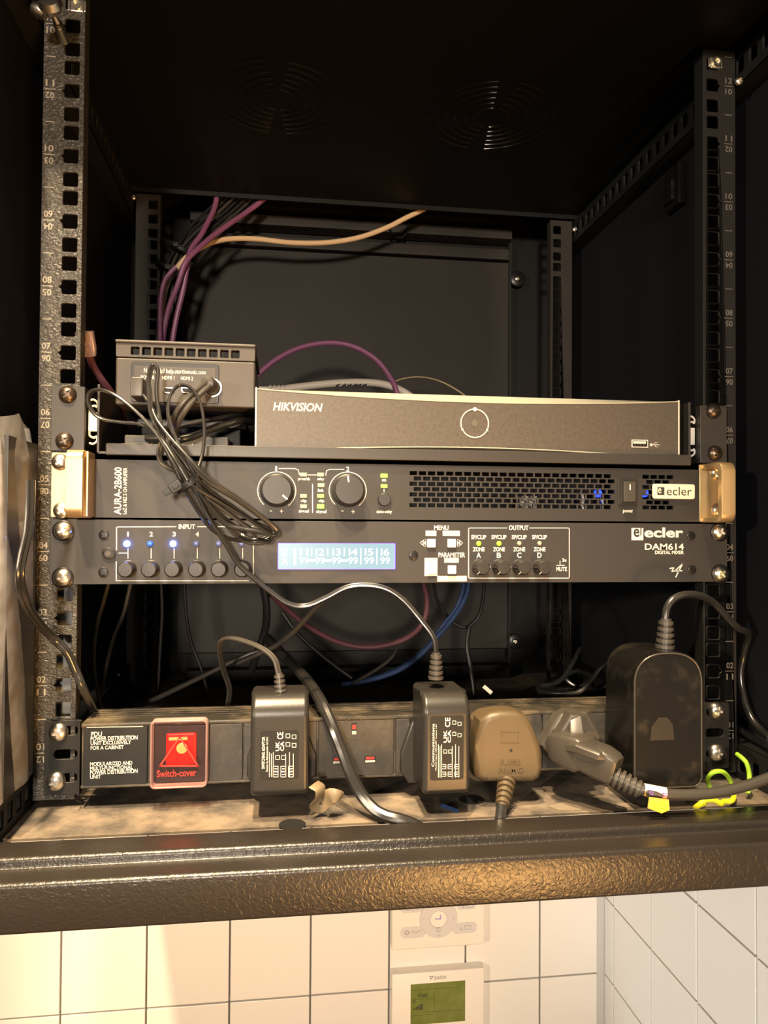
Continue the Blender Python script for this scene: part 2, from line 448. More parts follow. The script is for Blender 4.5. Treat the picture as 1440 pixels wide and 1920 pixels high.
# ================================================================== RACK CABINET
rack = thing('rack_cabinet', 'black wall-mounted equipment rack cabinet with perforated rails, open front and a wide sill', 'cabinet', (0, 170, -50))
FZ = -14.5                                   # top of the cabinet's floor
b = B(); b.box(-272, 272, -48.5, 432, FZ - 1.5, FZ); b.build('bottom_panel', 'dusty_floor', rack)
for sx in (-1, 1):
    B().box(sx * 272, sx * 274, -98, 438, -45, 572).build('side_panel', 'side_black', rack, smooth=0)
b = B(); b.box(-272, 272, -98, 327, 546, 548); b.box(-272, 272, 325, 327, 541, 548); b.box(-272, 272, -98, 438, 570, 572); b.build('top_panel', 'inner_black', rack)  # uppermost plate added to keep light out of the rear gap
# vents in the top panel: slotted rings
for cx in (-96, 96):
    vent = B().lathe((cx, 131, 546), (0, 0, -1), [(0, .2), (60, .2), (61.5, 0), (0, 0)], 48).build('fan_vent', 'inner_black', rack, (cx, 131, 546))
    for r in (16, 24, 32, 40, 48, 56):
        for q in range(4):
            a0, a1 = math.radians(90 * q + 9), math.radians(90 * q + 81)
            B().loft([(cx + r * math.cos(a0 + (a1 - a0) * k / 14), 131 + r * math.sin(a0 + (a1 - a0) * k / 14), 545.6) for k in range(15)], .8, 6).build('vent_ring', 'vent_paint', vent)
# header beam, front sill with its rolled profile
B().box(-272, 272, -100, -70, 528, 575, 2).build('front_header', 'side_black', rack)
def arc2(cy, cz, r, a0, a1, n=5): return [(cy + r * math.cos(math.radians(a0 + (a1 - a0) * k / n)), cz + r * math.sin(math.radians(a0 + (a1 - a0) * k / n))) for k in range(n + 1)]
prof = ([(-58, -14.5), (-58, -13)] + arc2(-59.5, -13.5, 1.5, 60, 90, 2) + arc2(-79, -14.6, 2.6, 90, 176) + arc2(-83, -16.6, 1.4, 4, -80, 3)[::1] + arc2(-97.6, -20.6, 2.8, 92, 180)
        + arc2(-98.6, -43.2, 1.8, 180, 270, 3) + [(-70, -45), (-70, -43), (-97.8, -43), (-97.8, -22), (-80, -19.5)])
b = B(); m_ = len(prof)
va = [b.bm.verts.new((-290, p[0], p[1])) for p in prof]; vb = [b.bm.verts.new((290, p[0], p[1])) for p in prof]
b.bm.faces.new(va); b.bm.faces.new(vb[::-1])
for i in range(m_): b.bm.faces.new((va[i], vb[i], vb[(i + 1) % m_], va[(i + 1) % m_]))
b.build('front_sill', 'sill_black', rack, smooth=35)
# back: outer frame, raised panel, upper beam
me = plate([(-272, FZ), (272, FZ), (272, 572), (-272, 572)], [rrect(-6, 268, 405, 500, 3)], 2)
B().mesh(me, xz(412)).build('back_frame', 'inner_black', rack, smooth=0)
b = B(); b.box(-212, 197, 401, 404, 20, 512, 1); b.build('back_panel', 'back_black', rack)
b = B(); b.box(196, 198.5, 396, 410, -10, 545); b.build('back_edge_strip', 'rail_shaded', rack)
b = B(); b.box(-200, 196, 396, 408, 514, 528, 1.5); b.box(-200, 196, 384, 408, 536, 548, 1); b.build('back_beam', 'back_black', rack)
b = B(); b.box(-200, 196, 384, 404, -19, 2, 1); b.build('lower_back_beam', 'inner_black', rack)
for (u, v) in ((970, 523), (966, 1203)):
    f = B().lathe(at(u, v, 399), (0, -1, 0), [(0, 0), (10, 0), (10, 1.5), (8.6, 2.4), (0, 2.4)], 28).build('panel_fastener', 'black_screw', rack, at(u, v, 399))
    screw('chrome', u, v, 396, f, 'fastener_screw', 20, .62)

# rails
def hole_col(xc, notch=0, top=12, skip=()):
    H = []
    for n in range(1, top + 1):
        for k in (-1, 0, 1):
            z = (n - .5) * 44.45 + 15.875 * k
            p = rrect(xc, z, 9.6, 9.6, 1.3)
            if k == 0 and notch:
                p2 = []
                # triangular keyhole on the numbered side
                for i, q in enumerate(p):
                    p2.append(q)
                e = xc + notch * 4.8
                ins = [(e, z + 1.7), (e + notch * 1.9, z), (e, z - 1.7)]
                if notch > 0: idx = len(p); p2 = p2[:] + [(e, z - 1.7), (e + 1.9, z), (e, z + 1.7)]
                else:
                    idx = 8; p2 = p[:8] + [(e, z + 1.7), (e - 1.9, z), (e, z - 1.7)] + p[8:]
                H.append(p2)
            else: H.append(p)
    return H
def rail(sx, y, front, m):
    x_in, x_out = sx * 224.5, sx * 251
    x0, x1 = min(x_in, x_out), max(x_in, x_out)
    me = plate([(x0, -9), (x1, -9), (x1, 538.5), (x0, 538.5)], hole_col(sx * 232.5, sx if front else 0), 2, .3)
    b = B(); b.mesh(me, xz(y + 1))
    b.box(x_out - sx * 2, x_out, y + 2, y + 34, -9, 538.5)
    b.box(x_in, x_in + sx * 1.6, y + 2, y + 12, -9, 538.5)
    return b.build('mounting_rail', m, rack, (sx * 238, y, -9), smooth=30, label=None)
rl, rr_ = rail(-1, 0, 1, 'rail_black'), rail(1, 0, 1, 'rail_shaded')
rbl, rbr = rail(-1, 325, 0, 'back_black'), rail(1, 325, 0, 'back_black')
rl['label'] = 'front left rail with wrinkled black paint and stamped numbers'; rr_['label'] = 'front right rail, smooth paint darkened for the shade there, with printed numbers'
for sx, r_, xm in ((-1, rl, -246), (1, rr_, 245.5)):
    b = B()
    for n in range(1, 13):
        z = (n - .5) * 44.45
        b.text_mm('%02d' % n, xm - (.5 if sx < 0 else 0), z + 4.2, 5.6, 4.4, 0, bold=.015)
        b.text_mm('%02d' % (13 - n), xm - (.5 if sx < 0 else 0), z - 4.2, 5.6, 4.4, 0, bold=.015, flip=True)
        b.line([(xm - 3.6, z), (xm + 3, z)], 0, .55)
        b.line([(xm - 3, n * 44.45), (xm + 2.6, n * 44.45)], 0, .6)
    b.build('rail_numbering', 'rail_print' if sx < 0 else 'rail_print_shaded', r_, smooth=0)
# cage nuts in the top holes
for u, v, r_ in ((1338, 122, rr_), (146, 16, rl)):
    c = at(u, v, 2)
    b = B(); b.box(c.x - 4.4, c.x + 4.4, -1.5, 6, c.z - 4.4, c.z + 4.4, 1); b.lathe((c.x, -1.5, c.z), (0, -1, 0), [(3.6, 0), (3.6, 1.6), (2.4, 1.6), (2.4, 0)], 16)
    b.box(c.x - 6, c.x - 4.4, -1, 0.5, c.z - 3.5, c.z + 3.5, .4); b.box(c.x + 4.4, c.x + 6, -1, .5, c.z - 3.5, c.z + 3.5, .4)
    b.build('cage_nut', 'chrome', r_)
# depth rails along the sides (perforated)
for sx in (-1, 1):
    for z0, z1 in ((514, 540), (-17, 11)):
        zc = (z0 + z1) / 2
        me = plate([(-62, z0), (380, z0), (380, z1), (-62, z1)], [rrect(y, zc, 9.5, 12, 1.2, 2) for y in range(-50, 372, 16)], 2, .2)
        b = B(); b.mesh(me, yz(sx * 254.5)); b.box(sx * 254, sx * 271, -62, 380, z1 - 2, z1) if z0 < 0 else b.box(sx * 254, sx * 271, -62, 380, z0, z0 + 2)
        b.build('depth_rail', 'depth_paint', rack, (sx * 255, 150, z0), smooth=30)
for u, v, Y in ((1078, 430, 322), (1094, 432, 322), (232, 372, 322), (250, 370, 322), (1386, 152, -4), (222, 1268, 322)):
    screw('chrome', u, v, Y, rack, 'frame_bolt', 30, .55)
# latch on the right side panel
b = B(); b.box(263, 272, 105, 131, 468, 507, 2); b.box(259, 264, 110, 126, 473, 492, 1.5); b.build('side_latch', 'inner_black', rack)

# ================================================================== SHELF
shelf = thing('rack_shelf', 'black steel rack shelf under the recorder, held by four brown screws', 'shelf', (0, 120, 222))
b = B(); b.box(-212, 212, -2, 230, 221.5, 223); b.build('tray', 'shelf_black', shelf)
b = B(); b.box(-206, 210.5, -7.5, -2, 220.2, 228.2, .8); b.build('front_lip', 'shelf_black', shelf)
for sx in (-1, 1):
    b = B(); b.box(sx * 211, sx * 212.6, -3, 230, 222, 268, .3); b.build('side_flange', 'shelf_black', shelf)
    b = B(); me = plate(rrect(sx * 231.5, 244.5, 21.5, 43.4, .8), [], 1.8, .3); b.mesh(me, xz(-1.2)); b.box(sx * 221, sx * 222.6, 0, 40, 223, 266)
    b.build('mounting_ear', 'shelf_black', shelf)
    # folded slot metal seen between ear and flange
    x0, x1 = (sx * 213.5, sx * 220)
    xa, xb = min(x0, x1), max(x0, x1)
    b = B(); b.box(xa, xb, 4, 6, 237, 250, .4)
    for zc, s2 in ((250, 1), (237, -1)):
        P = [(xa + 1, 4, zc), (xa + 1.2, 4, zc + s2 * 3), (xa + 4, 4, zc + s2 * 4.4), (xb - .8, 4, zc + s2 * 3.4), (xb - .6, 4, zc + s2 * 6.5), (xb - 3, 4, zc + s2 * 8.5), (xa + 1, 4, zc + s2 * 8)]
        b.tube(P, .75, 8)
    b.build('slot_clip', 'slot_metal' if sx < 0 else 'pale_plastic', shelf)
for u, v in ((127, 740), (121, 827), (1337, 771), (1340, 850)): screw('brown', u, v, -2.2, shelf, rot=random.uniform(0, 80))

# ================================================================== RECORDER
nvr = thing('video_recorder', 'flat dark recorder with pale curved trim and a light ring, on the shelf', 'recorder', (48, 120, 223))
X0, X1 = -107.8, 204.0; ZB, ZT = 225.2, 269.4
b = B(); b.box(X0 + 1, X1 - 1, 6, 225, 223.4, ZT - .6, 1); b.build('case', 'nvr_case', nvr)
def face_strip(zl, zh, m, name):
    N = 56; b = B(); rows = []
    for i in range(N + 1):
        t = i / N; x = X0 + (X1 - X0) * t
        l, h = zl(t), zh(t)
        rows.append([b.bm.verts.new((x, yy, zz)) for yy, zz in (l, h)])
    for a, c in zip(rows, rows[1:]): b.bm.faces.new((a[0], c[0], c[1], a[1]))
    return b.build(name, m, nvr, smooth=60)
st = lambda t: 5.4 * math.sin(math.pi * min(1, t * .97 + .015)) ** .85
sb = lambda t: 5.2 * math.sin(math.pi * t)
face_strip(lambda t: (-1.2, ZB + .4 + sb(t)), lambda t: (-1.2, ZT - .5 - st(t)), 'nvr_face', 'front_panel')
face_strip(lambda t: (-1.2, ZT - .5 - st(t)), lambda t: (6, ZT), 'nvr_trim', 'upper_bevel')
face_strip(lambda t: (6, ZB - 1.5), lambda t: (-1.2, ZB + .4 + sb(t)), 'nvr_face', 'lower_bevel')
b = B()
b.loft([(X0 + (X1 - X0) * t, -1.4, ZB + .4 + sb(t)) for t in np.linspace(0, 1, 50)], .42, 6)
b.loft([(X0 + (X1 - X0) * t, -1.4, ZT - .5 - st(t)) for t in np.linspace(0, 1, 50)], .40, 6)
b.box(X0 - .5, X0 + .7, -1.8, 8, ZB - 1.5, ZT + .1, .3); b.box(X1 - .6, X1 + .6, -1.8, 8, ZB - 1.5, ZT + .1, .3)
b.build('edge_trim', 'nvr_trim', nvr)
B().text('HIKVISION', (512, 755, 605, 771), -1.2, bold=.02, shear=.22).build('brand_lettering', 'print_white', nvr, smooth=0)
c = at(890, 794, -1.2); b = B()
for a0, a1 in ((98, 200), (214, 326), (340, 442)):
    b.loft([(c.x + 10.2 * math.cos(math.radians(a0 + (a1 - a0) * k / 16)), -1.4, c.z + 10.2 * math.sin(math.radians(a0 + (a1 - a0) * k / 16))) for k in range(17)], .5, 6)
b.lathe((c.x, -1.2, c.z + 10.2), (0, -1, 0), [(1.5, 0), (1.5, .5), (0, .5)], 14)
for a in (207, 333): b.box(c.x + 10.2 * math.cos(math.radians(a)) - .7, c.x + 10.2 * math.cos(math.radians(a)) + .7, -1.7, -1.2, c.z + 10.2 * math.sin(math.radians(a)) - .8, c.z + 10.2 * math.sin(math.radians(a)) + .8)
b.build('light_ring', 'print_white', nvr)
B().lathe((c.x, -1.2, c.z), (0, -1, 0), [(2.6, 0), (2.4, .3), (0, .3)], 20).build('centre_dot', 'nvr_dot', nvr)
b = B(); p = at(1199, 832, -1.2); b.box(p.x - 6.4, p.x + 6.4, -1.9, -1.2, p.z - 2.9, p.z + 2.9); u_ = b.build('usb_port', 'print_white', nvr)
b = B(); b.box(p.x - 5.7, p.x + 5.7, -2.05, -1.8, p.z - 2.2, p.z + 2.2); b.build('port_opening', 'label_black', u_)
b = B(); b.box(p.x - 5.4, p.x + 4.4, -2.5, -1.9, p.z - .1, p.z + 1.7); b.build('port_tongue', 'print_white', u_)
for k in range(4): B().box(p.x - 4.8 + k * 2.3, p.x - 3.7 + k * 2.3, -2.4, -1.9, p.z - 1.9, p.z - .4).build('port_contact', 'brown_screw', u_)
b = B(); b.pline([(1220, 834), (1236, 834)], -1.2, .5); b.pline([(1224, 834), (1228, 830), (1232, 830)], -1.2, .4); b.pline([(1227, 834), (1230, 838), (1233, 838)], -1.2, .4)
b.lathe(at(1221, 834, -1.2), (0, -1, 0), [(1.1, 0), (1.1, .15), (0, .15)], 12); b.build('usb_symbol', 'print_white', nvr, smooth=0)

# ================================================================== AMPLIFIER (U5)
YP = -4.2                                    # front of the amplifier's and mixer's panels
amp = thing('amplifier', 'black amplifier with two large knobs, slotted grille and champagne handles', 'amplifier', (0, 120, 178))
ZA0, ZA1 = 178.6, 217.4
b = B(); xs0, xs1 = -218.6, 218.6; zc0 = ZA0
for k in range(7):                           # the grille: a staggered row of slots at a time, from the bottom up
    kk = 6 - k; zc = 211.6 - 3.77 * kk
    holes = [(-.2 + (3.0 if kk % 2 else 0) + 6.55 * i - 2.65 + 2.6, -.2 + (3.0 if kk % 2 else 0) + 6.55 * i + 2.65 + 2.6) for i in range(23)]
    holes += [(173.8 + (3.0 if kk % 2 else 0) + 6.3 * i, 179.1 + (3.0 if kk % 2 else 0) + 6.3 * i) for i in range(3 if kk % 2 else 4)]
    z0, z1 = zc - 1.42, zc + 1.42
    b.box(xs0, xs1, YP, YP + 2.2, zc0, z0)
    x = xs0
    for h0, h1 in holes + [(xs1, xs1)]:
        b.box(x, h0, YP, YP + 2.2, z0, z1); x = h1
    zc0 = z1
b.box(xs0, xs1, YP, YP + 2.2, zc0, ZA1)
bmesh.ops.remove_doubles(b.bm, verts=b.bm.verts, dist=1e-4)
b.build('front_panel', 'panel_black', amp, smooth=0)
b = B(); b.box(-216, 216, 38, 300, ZA0 + .4, ZA1 - .6); b.box(-216, 216, 2, 300, ZA0 + .4, ZA0 + 1.6); b.box(-216, 216, 2, 300, ZA1 - 1.8, ZA1 - .6); b.box(-216, -3, 0, 40, ZA0 + 1.4, ZA1 - 1.6); b.box(160, 162, 0, 40, ZA0 + 1, ZA1 - 1.5); b.box(205, 216, 0, 40, ZA0 + 1, ZA1 - 1.5)
b.build('chassis', 'inner_black', amp, smooth=0)
for u, v in ((982, 940), (998, 940)):
    c = at(u, v, 14); B().box(c.x - 3, c.x + 3, 12, 24, c.z - 5, c.z + 4, .5).build('board_part', 'stat_grey', amp)
for u in (1092, 1128):
    c = at(u, 942, 14); B().box(c.x - 1, c.x + 1, 12, 15, c.z - 6, c.z + 6, .5).build('board_part', 'pale_plastic', amp)
for u, v in ((1120, 925), (1207, 925)):
    c = at(u, v, 9); B().lathe(c, (0, -1, 0), [(3.0, 0), (3.0, 2), (1.6, 4), (0, 4.6)], 14).build('inner_lamp', 'inner_blue_led', amp)
# ears and handles
for sx, xa, xb in ((-1, -225, -214.6), (1, 219.8, 230.4)):
    e = B(); e.mesh(plate(rrect(sx * 230, 200, 22, 43, 1), [], 2.2, .3), xz(YP + 1.1)); e.build('mounting_ear', 'champagne', amp)
    out = [(-3, 178.4), (-27, 178.4)] + [(-30.6 + 3.6 * math.cos(a) * 1 - 0, 0) for a in []]
    # U band in the y-z plane, extruded in x
    def arc(cy, cz, r, a0, a1, n=6): return [(cy + r * math.cos(math.radians(a0 + (a1 - a0) * k / n)), cz + r * math.sin(math.radians(a0 + (a1 - a0) * k / n))) for k in range(n + 1)]
    outer = [(YP, 178.2)] + arc(-25, 184.2, 6, 270, 180) + arc(-25, 215.4, 6, 180, 90) + [(YP, 221.4)]
    inner = [(YP, 217.6)] + arc(-24, 214.8, 2.8, 90, 180) + arc(-24, 184.8, 2.8, 180, 270) + [(YP, 182)]
    P = outer + inner; b = B()
    va = [b.bm.verts.new((xa, q[0], q[1])) for q in P]; vb = [b.bm.verts.new((xb, q[0], q[1])) for q in P]
    f1 = b.bm.faces.new(va); f2 = b.bm.faces.new(vb[::-1])
    for i in range(len(P)): b.bm.faces.new((va[i], vb[i], vb[(i + 1) % len(P)], va[(i + 1) % len(P)]))
    es = list(f1.edges) + list(f2.edges)
    bmesh.ops.bevel(b.bm, geom=es, offset=.7, segments=2, profile=.5, affect='EDGES')
    if sx < 0: b.box(-214.8, -213.2, -22, YP, 179, 221, .3)      # inner cheek of the handle
    b.build('handle', 'champagne', amp)
for u, v in ((113, 866), (116, 957), (1345, 886), (1347, 957)): screw('chrome', u, v, YP, amp, rot=random.uniform(0, 80), sc=.92)
# knobs
for u, v, a, nm in ((519, 920, -42, 0), (652, 920, 97, 0)):
    c = at(u, v, YP)
    k = B().lathe(c, (0, -1, 0), [(11.4, 0), (11.4, 3), (10.6, 3.6), (10.4, 13), (9.4, 14), (0, 14.1)], 44).build('volume_knob', 'knob_black', amp, c)
    d = Vector((math.cos(math.radians(a)), 0, math.sin(math.radians(a)))); y = YP - 14.1
    B().line([(c.x + d.x * 5.6, c.z + d.z * 5.6), (c.x + d.x * 9.2, c.z + d.z * 9.2)], y, 1.1, .2).build('knob_pointer', 'print_white', k, smooth=0)
LG = B()
for u in (519, 652):
    c = at(u, 920, YP); B().line([(c.x + 13 * math.cos(math.radians(t)), c.z + 13 * math.sin(math.radians(t))) for t in range(-52, 233, 9)], YP, .6).build('knob_scale', 'print_white', amp, c, smooth=0)
LG.text('1', (516, 874, 519.5, 883), YP, bold=.02); LG.text('2', (649, 875, 655, 884), YP, bold=.02)
LG.pline([(523, 878.5), (553, 878.5), (559, 881), (561.5, 890)], YP, .5); LG.pline([(645, 880), (618, 880), (612, 883), (611, 891)], YP, .5)
LG.pline([(577, 890.5), (593, 890.5)], YP, .5); LG.pline([(586, 908), (586, 961)], YP, .6)
for t, bb in (('prot/th', (559, 895, 581, 902)), ('stby', (595, 895, 608, 902)), ('link', (596, 916, 607, 922)), ('clip', (564, 936, 575, 943)), ('clip', (597, 936, 608, 943)),
              ('signal', (560, 955, 579, 963)), ('signal', (593, 956, 612, 964)), ('on', (716, 898, 724, 903)), ('auto-stby', (706, 956, 735, 964)), ('-', (506, 957, 510, 959)), ('+', (525, 955, 531, 962)), ('-', (640, 957, 644, 959)), ('+', (659, 956, 665, 963)), ('power', (1168, 956, 1187, 963))):
    LG.text(t, bb, YP, bold=.02)
LG.build('control_legend', 'print_white', amp, smooth=0); LG = B()
LG.text('AURA-2B600', (214, 876, 228, 965), YP, rot=90, bold=.02); LG.text('LoZ & HiZ 2 CH AMPLIFIER', (231, 877, 238, 964), YP, rot=90, bold=.02)
LG.build('model_lettering', 'print_white', amp, smooth=0)
B().pline([(720, 917), (720, 924)], YP, .5).build('legend_line', 'print_white', amp, smooth=0)
for u, v, m in ((569, 890, 'dead_led'), (601, 890, 'dead_led'), (602, 910, 'dead_led'), (569, 930, 'dead_led'), (601, 930, 'led_green_dim'), (569, 949.5, 'dead_led'), (601, 949.5, 'led_green'), (720, 892, 'led_green'), (720, 911.5, 'led_green_dim')):
    c = at(u, v, YP); B().box(c.x - 2.4, c.x + 2.4, YP - .8, YP, c.z - 1.35, c.z + 1.35, .3).build('indicator_light', m, amp, c)
c = at(720, 937, YP); B().lathe(c, (0, -1, 0), [(5.4, 0), (5.4, .6), (4.7, .6), (4.6, 2.4), (4, 3), (0, 3)], 28).build('standby_button', 'knob_black', amp, c)
a, d = at(1158, 897, YP), at(1194, 948, YP); c = (a + d) / 2
k = B().box(a.x, d.x, YP - 1.2, YP, d.z, a.z, .5).build('power_switch', 'player_dark', amp, c)
b = B(); b.prism([(c.x - 4.6, c.z - 7.4), (c.x + 4.6, c.z - 7.4), (c.x + 4.6, c.z + 7.4), (c.x - 4.6, c.z + 7.4)], YP - 4.6, YP - 1, .8); r_ = b.build('rocker', 'grey_plug', k)
B().line([(c.x, c.z + 1.5), (c.x, c.z + 5.2)], YP - 4.6, .8).build('rocker_mark', 'print_white', r_, smooth=0)
a, d = at(1224, 907, YP - 1.5), at(1303, 936, YP - 1.5); c = (a + d) / 2
b = B(); b.mesh(plate(rrect(c.x, c.z, d.x - a.x, a.z - d.z, 1.6), [], 1.6, .3), xz(YP - .8)); k = b.build('maker_badge', 'cream', amp, c)
b = B(); q = at(1237, 921, YP); b.box(q.x - 2.7, q.x + 2.7, YP - 1.75, YP - 1.6, q.z - 2.9, q.z + 2.9); b.text('ecler', (1250, 913, 1297, 929), YP - 1.6, bold=.0); b.build('badge_lettering', 'dark_ink', k, smooth=0)
b = B(); b.text('e', (1234, 915, 1240, 925), YP - 1.75, bold=.01); b.build('badge_emblem', 'cream', k, smooth=0)

# ================================================================== MIXER (U4)
mix = thing('digital_mixer', 'black digital mixer with blue-lit inputs, a row of small knobs and a pale display', 'mixer', (0, 120, 133.5))
ZM0, ZM1 = 134, 177.2
a, d = at(521, 1018, YP), at(741, 1067.5, YP)
lcd = [(a.x, d.z), (d.x, d.z), (d.x, a.z), (a.x, a.z)]
me = plate(rrect(0, (ZM0 + ZM1) / 2, 482, ZM1 - ZM0, .8), [lcd], 2.4, .25)
B().mesh(me, xz(YP + 1.2)).build('front_panel', 'mixer_black', mix, smooth=0)
b = B(); b.box(-215, 215, 2.5, 240, ZM0 + .5, ZM1 - .5); b.build('chassis', 'inner_black', mix, smooth=0)
k = B().box(a.x + .3, d.x - .3, YP + 1.6, YP + 2.3, d.z + .3, a.z - .3).build('display', 'lcd_glass', mix, smooth=0)
b = B(); e = .4
b.box(a.x, d.x, YP - .5, YP + 1.9, a.z - e, a.z); b.box(a.x, d.x, YP - .5, YP + 1.9, d.z, d.z + e); b.box(a.x, a.x + e, YP - .5, YP + 1.9, d.z, a.z); b.box(d.x - e, d.x, YP - .5, YP + 1.9, d.z, a.z)
b.build('display_edge_light', 'lcd_edge', k, smooth=0)
b = B(); YL = YP + 1.55
b.text('Z', (528, 1029, 540, 1042), YL, bold=.03); b.text('A', (528, 1045, 540, 1059), YL, bold=.03); b.pline([(553, 1029), (553, 1059)], YL, 1.6)
for i, x in enumerate((570, 600, 631, 662, 692, 722)):
    b.text('I%d' % (i + 1), (x - 8, 1028.5, x + 8, 1041.5), YL, bold=.012)
    b.text('99', (x - 9, 1044.5, x + 9, 1057.5), YL, bold=.012)
    if i < 5: b.pline([(x + 14.5, 1028), (x + 14.5, 1042)], YL, .8); (b.pline([(x + 9, 1051), (x + 20, 1051)], YL, 1.6) if i < 3 else b.pline([(x + 14.5, 1044), (x + 14.5, 1058)], YL, .8))
b.build('display_digits', 'lcd_text', k, smooth=0)
LG = B()
NW = lambda i: 1.6 if i == 0 else 3.2
XI = (240, 283.5, 326.5, 370, 412, 455)
LG.pline([(218.5, 1031), (218.5, 989), (220.5, 988), (330, 987.5)], YP, .55); LG.pline([(370, 987.5), (475, 987.5)], YP, .55); LG.pline([(475, 1000), (475, 1086)], YP, .55)
LG.pline([(218, 1053), (218, 1089), (466, 1089)], YP, .55)
LG.text('INPUT', (335, 983, 366, 992), YP, bold=.025)
for i, x in enumerate(XI):
    LG.text(str(i + 1), (x - NW(i), 997, x + NW(i), 1006), YP, bold=.02); LG.pline([(x, 1028), (x, 1047)], YP, .5)
LG.pline([(223, 1037), (240, 1037)], YP, .5)
LG.build('input_legend', 'print_white', mix, smooth=0); LG = B()
LG.text('MENU', (814, 985, 841, 994), YP, bold=.02); LG.text('PARAMETER', (822, 1036, 872, 1045), YP, bold=.02)
LG.line([(at(*q, YP).x, at(*q, YP).z) for q in ((789, 1018), (797, 1012.5), (797, 1023.5))], YP, 1.2, closed=True); LG.line([(at(*q, YP).x, at(*q, YP).z) for q in ((866, 1018), (858.5, 1012.5), (858.5, 1023.5))], YP, 1.2, closed=True)
for q, sx in (((793.5, 1018), -1), ((862, 1018), 1)):
    c = at(*q, YP); LG.prism([(c.x + sx * 1.6, c.z), (c.x - sx * 1.2, c.z + 1.8), (c.x - sx * 1.2, c.z - 1.8)], YP - .12, YP)
LG.build('menu_legend', 'print_white', mix, smooth=0); LG = B()
LG.pline([(950, 990), (880, 990), (878.5, 992), (878.5, 1082), (880, 1084), (1066, 1084), (1067.5, 1082), (1067.5, 992), (1066, 990), (993, 990)], YP, .55)
LG.text('OUTPUT', (954, 985, 991, 994), YP, bold=.02)
XO = (897.5, 935.5, 973.5, 1011.5)
for x, l in zip(XO, 'ABCD'):
    LG.text('SP/CLIP', (x - 14, 1003, x + 14, 1011), YP, bold=.025); LG.text('ZONE', (x - 11, 1026, x + 11, 1034), YP, bold=.025); LG.text(l, (x - 4, 1036, x + 4, 1046), YP, bold=.02)
    LG.pline([(x + 16, 1063), (x + 22, 1063)], YP, .5)
LG.text('MUTE', (1043, 1063, 1063, 1071), YP, bold=.025); LG.text('2s', (1054, 1047, 1062, 1053), YP, bold=.025); LG.pline([(1044, 1060), (1058, 1060)], YP, .6); LG.pline([(1050, 1052), (1050, 1058)], YP, .5)
LG.build('output_legend', 'print_white', mix, smooth=0); LG = B()
LG.text('DAM614', (1209, 1019, 1282, 1031), YP, bold=.015); LG.text('DIGITAL MIXER', (1228, 1032.5, 1282, 1039), YP, bold=.025)
LG.text('ecler', (1208, 989, 1281, 1008), YP, bold=.03)
LG.pline([(1256, 1066), (1264, 1064), (1259, 1072), (1266, 1070), (1280, 1057), (1272, 1072), (1267, 1082)], YP, .8); LG.pline([(1265, 1071), (1279, 1070)], YP, .7)
LG.build('model_lettering', 'print_white', mix, smooth=0)
b = B(); a, d = at(1184, 990, YP), at(1206, 1013, YP); b.box(a.x, d.x, YP - .12, YP, d.z, a.z); em = b.build('maker_emblem', 'print_white', mix, smooth=0)
b = B(); b.text('e', (1188, 991, 1199, 1007), YP - .12, bold=.02); b.pline([(1201.5, 990), (1201.5, 1003)], YP - .12, .9); b.build('emblem_letter', 'dark_ink', em, smooth=0)
led_m = ('led_blue', 'led_blue_dim', 'led_blue', 'led_blue_off', 'led_blue_off', 'led_blue_off')
for x, m in zip(XI, led_m):
    c = at(x - 2, 1019.5, YP)
    o = B().lathe(c, (0, -1, 0), [(2.1, 0), (2.1, .5), (1.5, 1.4), (0, 1.8)], 16).build('input_light', m, mix, c)
    if m == 'led_blue': B().lathe(c + Vector((0, -1.2, 0)), (0, -1, 0), [(1.7, 0), (1.4, .6), (0, .9)], 16).build('light_core', 'led_blue_core', o, c)
for x, m in zip(XO, ('led_lime', 'led_lime', 'dead_led', 'dead_led')):
    c = at(x, 1019, YP); B().lathe(c, (0, -1, 0), [(1.75, 0), (1.75, .4), (1.2, 1.2), (0, 1.5)], 16).build('output_light', m, mix, c)
for x, v in [(q, 1066.5) for q in XI] + [(q + 1, 1063) for q in XO]:
    c = at(x, v, YP)
    k = B().lathe(c, (0, -1, 0), [(5.8, 0), (5.8, .6), (5.4, .8), (5.2, 9.5), (4.4, 10.6), (0, 10.7)], 28).build('gain_knob', 'knob_black', mix, c)
    if v < 1065:
        b = B()
        for q in range(0, 28, 2):
            t = 2 * math.pi * q / 28; b.box(c.x + 5.25 * math.cos(t) - .25, c.x + 5.25 * math.cos(t) + .25, YP - 9.4, YP - 1, c.z + 5.25 * math.sin(t) - .25, c.z + 5.25 * math.sin(t) + .25)
        b.build('knob_ribs', 'player_body', k, smooth=0)
        dv = Vector((math.cos(.6), 0, math.sin(.6))); B().line([(c.x - 2.6, c.z - 3), (c.x - 4.2, c.z - 4.4)], YP - 10.7, .5).build('knob_pointer', 'print_grey', k, smooth=0)
for bb, t in (((798, 995, 818, 1005), 'EXIT'), ((830, 995, 862, 1005), 'CANCEL'), ((833, 1046, 860, 1055), 'ENTER'), ((820, 1080, 875, 1090), 'RECALL/CONF'), ((796, 1046, 820, 1080), 'SHIFT')):
    a, d = at(bb[0], bb[1], YP), at(bb[2], bb[3], YP)
    k = B().box(a.x, d.x, YP - .14, YP, d.z, a.z).build('printed_tag', 'cream', mix, (a + d) / 2, smooth=0)
    vv = (bb[1] + 2, bb[3] - 2) if t != 'SHIFT' else (1048, 1054)
    B().text(t, (bb[0] + 2.5, vv[0], bb[2] - 2.5, vv[1]), YP - .14, bold=.0).build('tag_lettering', 'print_grey', k, smooth=0)
